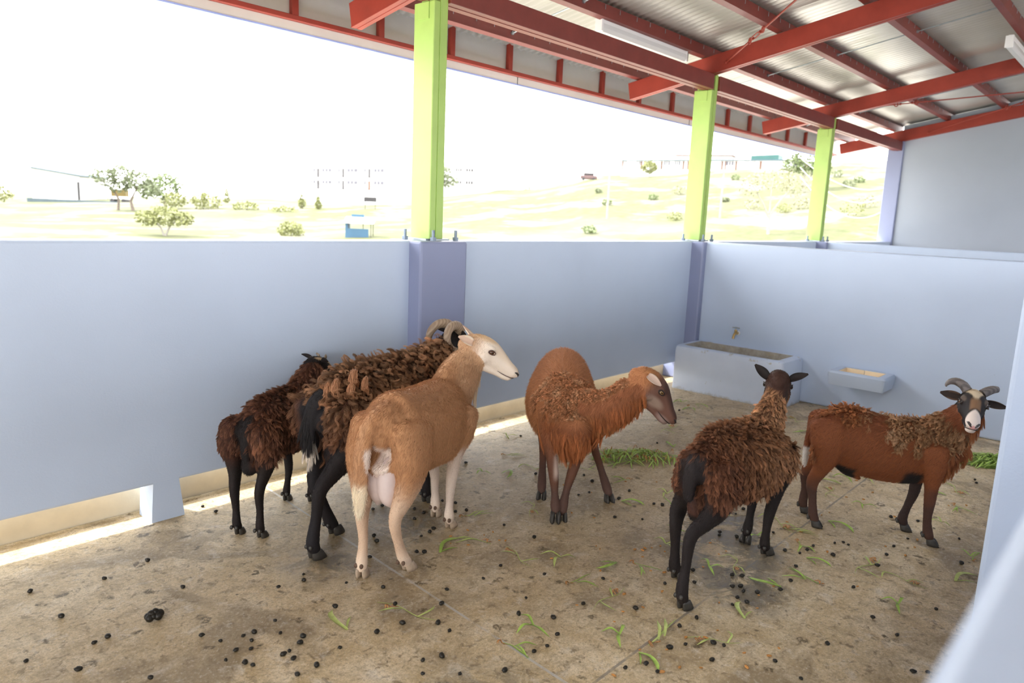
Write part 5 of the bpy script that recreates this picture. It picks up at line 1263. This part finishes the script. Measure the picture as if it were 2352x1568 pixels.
def root_mesh(seed):
    r = random.Random(seed); bm = bmesh.new()
    for k in range(5):
        a = r.uniform(0, 6.28); L = r.uniform(.012, .03)
        ribbon(bm, [(0, 0, .003), (math.cos(a)*L*.6, math.sin(a)*L*.6, .009), (math.cos(a+.8)*L, math.sin(a+.8)*L, .002)], .0045)
    me = bpy.data.meshes.new("root"); bmesh.ops.recalc_face_normals(bm, faces=bm.faces[:]); bm.to_mesh(me); bm.free(); return me
SPM = [(sprig_mesh(s, s % 4), s % 4) for s in range(12)]
RTM = [root_mesh(s) for s in range(4)]
for i, (m, k) in enumerate(SPM): m.materials.append(M_BLADE2 if k == 2 or i % 3 == 0 else M_BLADE)
for m in RTM: m.materials.append(M_ROOT)
SLAB = {0: "narrow forked grass sprig dropped on the pen floor", 1: "broad bent grass leaf dropped on the pen floor", 2: "long pale grass stalk with bent leaves on the pen floor", 3: "three-leaved grass tuft dropped on the pen floor"}
SGRP = {0: "forked grass sprigs on the floor", 1: "broad grass leaves on the floor", 2: "long grass stalks on the floor", 3: "three-leaved grass tufts on the floor"}
for i, (x, y) in enumerate(SPRIGS):
    me, k = SPM[(i*5) % 12]
    o = bpy.data.objects.new("grass_sprig", me); COL.objects.link(o)
    o.location = (x, y, 0); o.rotation_euler = (0, 0, rp.uniform(0, 6.3)); s = rp.uniform(.9, 1.35); o.scale = (s, s, s)
    tag(o, SLAB[k], "grass sprig", SGRP[k])
    if i % 2 == 0:
        c = bpy.data.objects.new("root", RTM[i % 4]); COL.objects.link(c); c.parent = o; c.location = (-.06 if k < 3 else 0, 0, 0)
hm_ = []
for s in range(3):
    m = blob_mesh("husk", .0075, 1, .5, s+9, (1.3, .7, .5), 2.0); m.materials.append(simple("orange_husk", (.52, .235, .06), .6, .3, 50, objspace=True)); hm_.append(m)
for i, (x, y) in enumerate(HUSKS):
    o = bpy.data.objects.new("grain_husk", hm_[i % 3]); COL.objects.link(o); o.location = (x, y, 0); o.rotation_euler = (0, 0, rp.uniform(0, 6.3)); s = rp.uniform(.6, 1.2); o.scale = (s, s, s)
    tag(o, "tiny orange grain husk lying on the pen floor", "husk", "grain husks on the floor")
def grass_pile(c, rx, ry, rz, n, label, seed, hgt=.05, along=None):
    r = random.Random(seed); bm = bmesh.new()
    for k in range(n):
        q = math.sqrt(r.random()); a = r.uniform(0, 6.28); x, y = rx*q*math.cos(a), ry*q*math.sin(a)
        h = hgt*(1-q*q)*r.uniform(.2, 1); d = r.uniform(0, 6.28) if along is None else along+r.gauss(0, .3); L = r.uniform(.09, .20)
        ribbon(bm, [(x-math.cos(d)*L*.5, y-math.sin(d)*L*.5, max(.002, h*.4)), (x, y, h+.012), (x+math.cos(d+.2)*L*.5, y+math.sin(d+.2)*L*.5, max(.002, h*.3))], r.uniform(.006, .012), .3)
    me = bpy.data.meshes.new("grass_pile"); bmesh.ops.recalc_face_normals(bm, faces=bm.faces[:]); bm.to_mesh(me); bm.free()
    o = linkmesh("grass_pile", me, M_BLADE, None, True); o.location = (c[0], c[1], 0); o.rotation_euler = (0, 0, rz)
    tag(o, label, "grass", None, "stuff"); return o
pa = grass_pile(PILE_A, .27, .13, -.75, 130, "heap of fresh green grass with brown roots beside the copper ewe", 4, .045)
pb = grass_pile(PILE_B, .26, .13, -1.0, 260, "bundle of fresh grass near the right post, behind the horned young ram", 6, .06, along=.2)
rb = bmesh.new(); r_ = random.Random(8)
for k in range(70):
    x, y = r_.gauss(0, .12), r_.gauss(0, .06); d = r_.uniform(0, 6.28); L = r_.uniform(.03, .07)
    ribbon(rb, [(x-math.cos(d)*L*.5, y-math.sin(d)*L*.5, .006), (x, y, .035), (x+math.cos(d)*L*.5, y+math.sin(d)*L*.5, .008)], .004)
rm_ = bpy.data.meshes.new("dry_roots"); rb.to_mesh(rm_); rb.free(); linkmesh("dry_roots", rm_, M_ROOT, pa, True)["kind"] = "stuff"
# blades caught on the animals
bm = bmesh.new(); ribbon(bm, [(0, 0, 0), (.004, -.006, -.05), (-.012, -.012, -.11), (-.02, -.014, -.165)], .010); ribbon(bm, [(-.006, -.008, -.07), (-.03, -.012, -.088), (-.045, -.008, -.09)], .006)
me = bpy.data.meshes.new("grass_stalk"); bm.to_mesh(me); bm.free()
ob = linkmesh("grass_stalk", me, M_BLADE2, None, True); ob.location = (-4.165, -.845, .60); tag(ob, "green grass stalk hanging on the brown ram's hind thigh", "grass stalk")
bm = bmesh.new(); ribbon(bm, [(0, 0, 0), (.012, -.01, -.012), (.02, -.018, -.03), (.035, -.028, -.03)], .008)
me = bpy.data.meshes.new("grass_stalk"); bm.to_mesh(me); bm.free()
ob = linkmesh("grass_stalk", me, M_BLADE, None, True); ob.location = (-4.225, -.437, .475); tag(ob, "short green grass blade stuck to the small dark sheep's flank", "grass stalk")
# ================================================================== the country outside
import math
def terr(x, y):
    dx, dy = x+5.97, y+3.2; r = math.hypot(dx, dy); az = math.degrees(math.atan2(dy, dx))
    K = [(-20, 4.6), (5, 5.0), (16, 4.7), (25, 3.95), (34, 3.3), (42, 1.7), (51, .9), (60, .25), (69, -.25), (77, -.6), (95, -.6), (140, -.3)]
    e = K[0][1]
    for (a0, e0), (a1, e1) in zip(K, K[1:]):
        if a0 <= az <= a1: t = (az-a0)/(a1-a0); t = t*t*(3-2*t); e = e0+(e1-e0)*t
    if az > 140: e = -.3
    zf = 1.42+math.tan(math.radians(e))*130; z0 = -1.7
    t = min(1, max(0, (r-34)/96)); t = t*t*(3-2*t)*.6+t*.4
    z = z0+(zf-z0)*t
    if r > 130: z += (r-130)*.004
    z += .35*math.sin(x*.11+1)*math.sin(y*.13)*min(1, max(0, (r-25)/40))
    return z
def mk_terrain_mesh():
    bm = bmesh.new(); rows = []
    rs = [9, 14, 20, 26, 32, 38, 44, 50, 57, 64, 72, 80, 89, 98, 108, 118, 128, 140, 160, 200, 280, 420]
    azs = np.linspace(-12, 140, 120)
    for r in rs:
        row = []
        for a in azs:
            x = -5.97+r*math.cos(math.radians(a)); y = -3.2+r*math.sin(math.radians(a)); z = terr(x, y)
            if r < 20: z = min(z, -1.2)
            row.append(bm.verts.new((x, y, z)))
        rows.append(row)
    for i in range(len(rows)-1):
        for k in range(len(azs)-1):
            bm.faces.new((rows[i][k], rows[i+1][k], rows[i+1][k+1], rows[i][k+1]))
    bmesh.ops.recalc_face_normals(bm, faces=bm.faces[:])
    me = bpy.data.meshes.new("terrain"); bm.to_mesh(me); bm.free()
    o = linkmesh("terrain", me, M_TERR, None, True); o["kind"] = "structure"
mk_terrain_mesh()
# paved yard right outside the shed and behind it
MB().box((-40, .42, -.5), (30, 3.4, -.04)).build("ground_paving", simple("pale_concrete_yard", (.62, .58, .50), .85, .06, 1)).update_tag()
bpy.data.objects["ground_paving"]["kind"] = "structure"
MB().box((-40, -30, -.5), (30, -9.7, -.04)).build("ground_yard", simple("pale_yard", (.55, .52, .46), .85, .06, 1))["kind"] = "structure"

LEAF = [simple("leaf_grey_green", (.150, .170, .100), .8, .3, 2), simple("leaf_mid_green", (.135, .170, .075), .8, .3, 2), simple("leaf_yellow_green", (.20, .21, .085), .8, .25, 2), simple("leaf_pale", (.24, .23, .15), .85, .2, 2)]
BARK = simple("bark", (.13, .105, .085), .9, .3, 8); BARKP = simple("pale_bark", (.26, .24, .21), .9, .15, 8)
def crown(bm, c, r, n, leaf, rr, shell=.55):
    for i in range(n):
        v = Vector((rr.gauss(0, 1), rr.gauss(0, 1), rr.gauss(0, 1))).normalized()*(shell+(1-shell)*rr.random())
        p = Vector((c[0]+v.x*r[0], c[1]+v.y*r[1], c[2]+v.z*r[2]))
        a = Vector((rr.gauss(0, 1), rr.gauss(0, 1), rr.gauss(0, .6))).normalized(); b = a.cross(Vector((rr.gauss(0, 1), rr.gauss(0, 1), rr.gauss(0, 1)))).normalized()
        s = leaf*rr.uniform(.6, 1.3)
        bm.faces.new([bm.verts.new(p+a*s), bm.verts.new(p+b*s*.6), bm.verts.new(p-a*s), bm.verts.new(p-b*s*.6)])
def tree(name, label, cat, x, y, H, blobs, leaf, mat, n=900, trunk=None, group=None, seed=0, sink=.1):
    z = terr(x, y)-sink
    r = empty(name, (x, y, z), 0, label, cat, group); rr = random.Random(seed+int(abs(x*10)))
    bm = bmesh.new()
    tot = sum(b[3]*b[4] for b in blobs)
    for bx, by, bz, w, h in blobs: crown(bm, (bx, by, bz), (w, w, h), int(n*w*h/tot)+30, leaf, rr)
    me = bpy.data.meshes.new("crown"); bm.to_mesh(me); bm.free(); linkmesh("crown", me, mat, r, False)
    if trunk:
        for (pts, rad, bk) in trunk: MB().tube(pts, rad, 7).build("trunk", bk, r, True)
    return r
T = tree
T("branching_tree", "wide grey green tree with two bare trunks, near the white shed", "tree", 25.3, 82, 4.9, [(-1.4, 1.2, 3.6, 1.5, 1.0), (0, 0, 3.9, 1.7, 1.1), (1.2, -1.2, 3.3, 1.6, 1.1), (1.9, -2.2, 2.4, 1.2, .8), (-.3, .4, 2.6, 1.4, .7)], .17, LEAF[0], 1700,
  [([(-.4, .6, 0), (-.3, .5, 1.2), (-.9, .9, 2.6)], [.16, .13, .06], BARK), ([(.6, -.9, 0), (.5, -.6, 1.1), (1.0, -1.2, 2.6)], [.2, .14, .06], BARK)])
T("round_tree", "dense round green tree right of the wide two-trunked tree", "tree", 36, 97, 5, [(0, 0, 2.6, 2.4, 1.9), (-1.6, 1.8, 2.0, 1.2, 1.2)], .2, LEAF[1], 1500, [([(0, 0, 0), (0, 0, 1.5)], [.2, .15], BARK)])
T("feathery_bush", "large feathery yellow green bush rising just over the left wall", "bush", 16.4, 50.5, 3, [(0, 0, 1.5, 1.35, .75), (-.8, .8, 1.3, .9, .6), (.8, -.9, 1.35, .9, .6)], .13, LEAF[2], 1000, [([(0, 0, 0), (-.2, .2, .7), (-.7, .7, 1.4)], [.09, .07, .03], BARKP), ([(0, 0, 0), (.3, -.2, .8), (.8, -.8, 1.4)], [.09, .07, .03], BARKP)])
T("rounded_shrub", "low rounded green shrub at the wall top, left of the blue kiosk", "shrub", 24.5, 47.2, 1.2, [(0, 0, .45, 1.05, .75)], .12, LEAF[2], 700)
T("bushy_thicket", "long green thicket behind the feathery bush", "thicket", 33.5, 80, 2, [(-2.5, 2.4, .9, 1.6, .9), (0, 0, .9, 1.9, 1.0), (3.2, -3, .5, 1.7, .6), (6.5, -5.5, .3, 1.8, .5)], .16, LEAF[2], 1500)
for i, (x, y, h, lb) in enumerate([(44.6, 78, 1.9, "taller conical sapling on the track, left one of the pair near the white building"), (45.2, 75.3, 1.7, "conical sapling on the track, right one of the pair near the white building"), (44.5, 97, 2.3, "slim green sapling left of the others below the hazy skyline"), (43.2, 101, 1.8, "small slim sapling next to the slimmest one")]):
    T("young_sapling", lb, "sapling", x, y, h, [(0, 0, h*.35, .5, h*.35), (0, 0, h*.7, .28, h*.3)], .11, LEAF[2], 420, [([(0, 0, 0), (0, 0, h*.5)], [.05, .03], BARK)], "saplings by the track")
T("broad_tree", "olive green trees at the picture's left edge beside the shed", "tree", 17.5, 112, 5, [(0, 0, 2.6, 3.4, 1.8), (3.4, -.6, 1.4, 1.8, 1.2), (-4, .5, 2.4, 2.5, 2.2)], .24, LEAF[2], 1300, [([(0, 0, 0), (0, 0, 1.5)], [.2, .15], BARK)])
T("hazy_tree", "grey hazy tree beside the white building, left of the nearest column", "tree", 60.8, 71.0, 5, [(0, 0, 4.2, 1.7, 1.5), (.8, -1, 2.9, 1.4, 1.0)], .2, LEAF[0], 700, [([(0, 0, 0), (0, 0, 3)], [.15, .1], BARK)])
T("small_tree", "round light green tree in front of the long blue-roofed building", "tree", 92.6, 58.5, 2.6, [(0, 0, 1.6, 1.35, 1.0)], .16, LEAF[2], 700, [([(0, 0, 0), (0, 0, 1.2)], [.1, .07], BARKP)])
T("bare_tree", "pale spreading leafless-looking tree on the hillside between the corner column and the next", "tree", 47.7, 19.7, 5, [(0, 0, 4.2, 1.9, .9), (-1.1, 1.2, 3.6, 1.1, .8), (1.1, -1.2, 3.7, 1.1, .8)], .08, LEAF[3], 1100,
  [([(0, 0, 0), (0, .05, 1.5), (.5, -.6, 2.8), (1.1, -1.2, 3.7)], [.12, .09, .06, .03], BARKP), ([(0, .05, 1.3), (-.4, .5, 2.4), (-1.0, 1.1, 3.6)], [.08, .06, .03], BARKP), ([(0, .05, 1.6), (.05, .1, 3), (0, 0, 4.3)], [.07, .05, .02], BARKP)])
T("tall_tree", "tall green tree half hidden behind the column beyond the partition", "tree", 71.7, 26.7, 6, [(0, 0, 3.6, 1.6, 1.7), (-.9, .9, 2.9, 1.2, 1.0), (.9, -1.3, 2.6, 1.2, 1.0)], .16, LEAF[1], 1500, [([(0, 0, 0), (0, 0, 2)], [.14, .1], BARKP), ([(0, 0, .5), (.6, -.6, 2.2)], [.1, .05], BARKP)])
HPOS = [(88.3, 79.4), (95.9, 69.8), (100.6, 66.1), (57.7, 41.4), (65.9, 48.5), (68.5, 39.3), (76.5, 41.1), (64.4, 40.1), (64.8, 31.9), (60.0, 26.7), (58.4, 23.1), (80.4, 38.5), (74.7, 23.2), (60.9, 17.0), (56.6, 16.6), (78.2, 23.3), (82.5, 27.1), (60.5, 22.4), (51.2, 29.7), (39.5, 30.1), (40.4, 29.9)]
for i, (x, y) in enumerate(HPOS[:-1]):
    s = (.45+.12*((i*7) % 4))*(1.5 if i in (0, 1, 16, 14, 12) else 1)
    T("hill_shrub", "small scrubby shrub dotting the grassy hillside", "shrub", x, y, 1, [(0, 0, s*.7, s*1.1, s*.7)], .10, LEAF[(i*3) % 4], 160, None, "scrub on the hillside", seed=i)

# buildings
PW = simple("white_render", (.80, .79, .76), .8, .03, 1); PWIN = simple("window_grey_blue", (.095, .092, .112), .3, .1, 1); PDOOR = simple("dark_door", (.06, .055, .06), .6, .2, 1)
PRD = simple("red_brown_door", (.13, .07, .05), .6, .2, 1); PBLUE = simple("blue_roof", (.045, .085, .115), .5, .1, 1); PTEAL = simple("teal_sheet", (.025, .085, .075), .5, .1, 1); PPINK = simple("faded_red_roof", (.12, .072, .07), .6, .1, 1)
PLB = simple("light_blue_paint", (.075, .10, .115), .6, .1, 1); PYEL = simple("yellow_paint", (.11, .075, .012), .5, .1, 1); PDK = simple("dark_metal", (.035, .032, .034), .6, .2, 1); PKB = simple("kiosk_blue", (.035, .09, .15), .5, .1, 1)
def bframe(a, b):
    a = Vector((*a, 0)); b = Vector((*b, 0)); d = (b-a); L = d.length; return a, math.atan2(d.y, d.x), L
def building(name, label, a, b, h, depth, zb, wins, roofm=None, roof_h=.25, over=.5, wall=PW, slope=0.0, group=None):
    """wins: (x0, x1, z0, z1, material, part name) in metres along the front"""
    o, ang, L = bframe(a, b)
    r = empty(name, (o.x, o.y, zb), ang, label, "building", group)
    MB().prism([(0, -2.5), (L, -2.5), (L, h-slope), (0, h)], 0, depth, axis=1).build("walls", wall, r)
    if roofm: MB().prism([(-over, h), (L+over, h-slope), (L+over, h-slope+roof_h), (-over, h+roof_h)], -over, depth+over, axis=1).build("roof", roofm, r)
    for x0, x1, z0, z1, m, nm in wins:
        w = MB().box((x0, -.05, z0), (x1, .06, z1)).build(nm, m, r)
        if nm == "window":
            for q in (1, 2): MB().box((x0+(x1-x0)*q/3-.03, -.08, z0), (x0+(x1-x0)*q/3+.03, -.045, z1)).build("mullion", PW, w)
    return r
# the camera side of each front must face -normal: a is the left end seen from the shed
building("white_shed", "white shed with pale blue sloping roof, far left", (30.1, 132), (35.1, 126.1), 4.9, 7, .5, [(7.3, 7.7, .2, 3.0, PDK, "door")], PLB, .22, .5, PW, 1.1)
W1 = []
for z0, z1 in ((4.55, 5.0), (2.95, 3.4)):
    for x0, x1 in ((712, 727), (744, 766), (773, 786), (803, 826), (833, 845), (863, 884)): W1.append(((x0-706)*.0815, (x1-706)*.0815, z0, z1, PWIN, "window"))
    for x0, x1 in ((731, 737), (791, 796), (850, 855)): W1.append(((x0-706)*.0815, (x1-706)*.0815, z0-.75, z1, PDOOR if not (z0 < 3 and x0 == 850) else PRD, "door"))
building("school_block", "white two-storey block with rows of grey windows, left of the nearest column", (52.5, 89.3), (55.2, 73.2), 5.6, 7, 1.5, W1)
W2 = []
for z0, z1 in ((6.15, 6.65), (4.2, 4.7)):
    for x0, x1 in ((1013, 1018), (1032, 1046), (1060, 1074), (1084, 1101), (1117, 1127)): W2.append(((x0-960)*.07, (x1-960)*.07, z0, z1, PWIN if (x0 % 2) else PDOOR, "window"))
building("school_block", "white block with dark windows showing just right of the nearest column", (73, 90.5), (79.8, 80.0), 7.3, 8, 1.6, W2)
WL = []
for x0, x1, k in ((4, 11, 'w'), (33, 42, 'w'), (95, 108, 'w'), (118, 130, 'w'), (225, 240, 'w'), (262, 268, 'w'), (355, 372, 'w'), (385, 397, 'w'), (275, 282, 'w'),
                  (0, 3, 'd'), (43, 47, 'd'), (50, 55, 'd'), (88, 92, 'd'), (135, 139, 'd'), (145, 149, 'd'), (215, 219, 'd'), (222, 225, 'd'), (243, 247, 'd'), (290, 295, 'd'), (374, 380, 'd')):
    f = .0745
    WL.append((x0*f+.1, x1*f+.1, .75 if k == 'w' else .1, 1.35, PWIN if k == 'w' else PRD, "window" if k == 'w' else "door"))
LB = building("long_building", "long low building with blue roof edge and brown doors on the hilltop", (95.0, 65.3), (100.2, 38.3), 1.45, 4, 9.11, WL, PBLUE, .14, .3)
building("roof_house", "teal sheeted shed end standing above the long blue-roofed building", (100.2, 45.9), (100.9, 42.0), 2.3, 3, 9.11, [], None, .2, .3, PTEAL, -.15)
building("red_roof_house", "faint pink-red roofed house behind the long blue-roofed building", (111.6, 65.1), (114.3, 55.9), 2.4, 3, 10.31, [], PPINK, .22, .3)
# kiosk
k = empty("blue_kiosk", (27.0, 42.0, terr(27, 42)), -.80, "small blue market kiosk with a white sloping roof over the wall", "kiosk")
MB().box((-.75, -.45, -.3), (.75, -.40, .60)).build("counter", PKB, k); MB().box((-.95, -.45, -.3), (-.75, .5, 1.1)).build("side_panel", PKB, k)
MB().prism([(-.7, .98), (.6, 1.4), (.6, 1.44), (-.7, 1.02)], -1.05, 1.15, axis=0).build("roof", PW, k)
MB().box((-.55, -.1, 1.42), (.35, .15, 1.62)).build("sign_board", PKB, k)
for px_, py_ in ((-.72, -.42), (.95, -.62), (.95, .5), (.25, .2)): MB().tube([(px_, py_, -.3), (px_, py_, 1.1)], .03, 6).build("post", PDK, k)
# truck by the shed
t = empty("yellow_truck", (38.2, 118.5, .55), -.8, "yellow and white truck parked right of the shed", "truck")
MB().box((-1.1, -.6, .9), (1.1, .6, 2.0), .08).build("cab", PYEL, t); MB().box((-1.4, -.65, .55), (1.2, .65, .95), .05).build("bed", PW, t)
for q in (-.9, .8): MB().tube([(q, -.7, .3), (q, .7, .3)], .33, 12).build("wheel", PDK, t)
o = MB().prism([(0, -.3), (12.5, -.3), (12.5, .45), (0, .5)], 0, .2, axis=1).build("low_wall", PLB); o.location = (26.8, 122.5, .25); o.rotation_euler = (0, 0, -.64); tag(o, "long pale blue low wall in front of the white shed", "wall")
c = empty("red_car", (88.6, 66.9, terr(88.6, 66.9)), -.9, "dull red car parked high on the slope left of the corner column", "car")
MB().box((-1.3, -.6, .2), (1.3, .6, .75), .12).box((-.8, -.55, .7), (.8, .55, 1.15), .14).build("body", PPINK, c)
MB().box((-.75, -.57, .78), (.75, .57, 1.08), .03).build("windows", PDK, c)
for qx in (-.8, .8): MB().tube([(qx, -.62, .22), (qx, .62, .22)], .22, 12).build("wheel", PDK, c)
b_ = empty("notice_board", (47.5, 68.0, 1.4), -.9, "dark tilted board standing on the bare ground below the white block", "board")
MB().box((-.75, -.03, .7), (.75, .03, 1.25)).build("panel", PDK, b_)
for q in (-.6, .6): MB().tube([(q, 0, -.6), (q, 0, .8)], .04, 6).build("post", PDK, b_)
for i, (x, y, h, lb) in enumerate([(48.5, 34.9, 4.4, "thin pale utility pole on the slope left of the corner column"), (54.1, 26.9, 4.0, "thin pale pole with a crossarm right of the corner column")]):
    p = empty("utility_pole", (x, y, terr(x, y)), 0, lb, "pole", "pale poles on the slope")
    MB().tube([(0, 0, -.3), (0, 0, h)], [.10, .07], 8).build("post", BARKP, p, True); MB().tube([(-.5, .6, h-.15), (.2, -.25, h-.05)], .04, 6).build("crossarm", BARKP, p, True)
# white cables sagging across the last bay
def cable(a, b, sag, lb):
    a = Vector(a); b = Vector(b); pts = [a.lerp(b, t)-Vector((0, 0, sag*4*t*(1-t)))-a for t in np.linspace(0, 1, 21)]
    o = MB().tube(pts, .008, 6).build("sagging_cable", M_WHITEP, None, True); o.location = a; tag(o, lb, "cable", "white cables outside the last bay")
CB = [((12.35, 4.0, 3.07), (21.62, 4.0, 3.15), 0.55), ((12.42, 4.0, 2.84), (21.69, 4.0, 3.01), 0.75), ((12.48, 4.0, 2.63), (21.83, 4.0, 2.73), 0.95)]
for (a, b, s), lb in zip(CB, ("topmost white cable sagging outside past the end wall post", "middle white cable sagging outside past the end wall post", "lowest white cable sagging outside past the end wall post")): cable(a, b, s, lb)
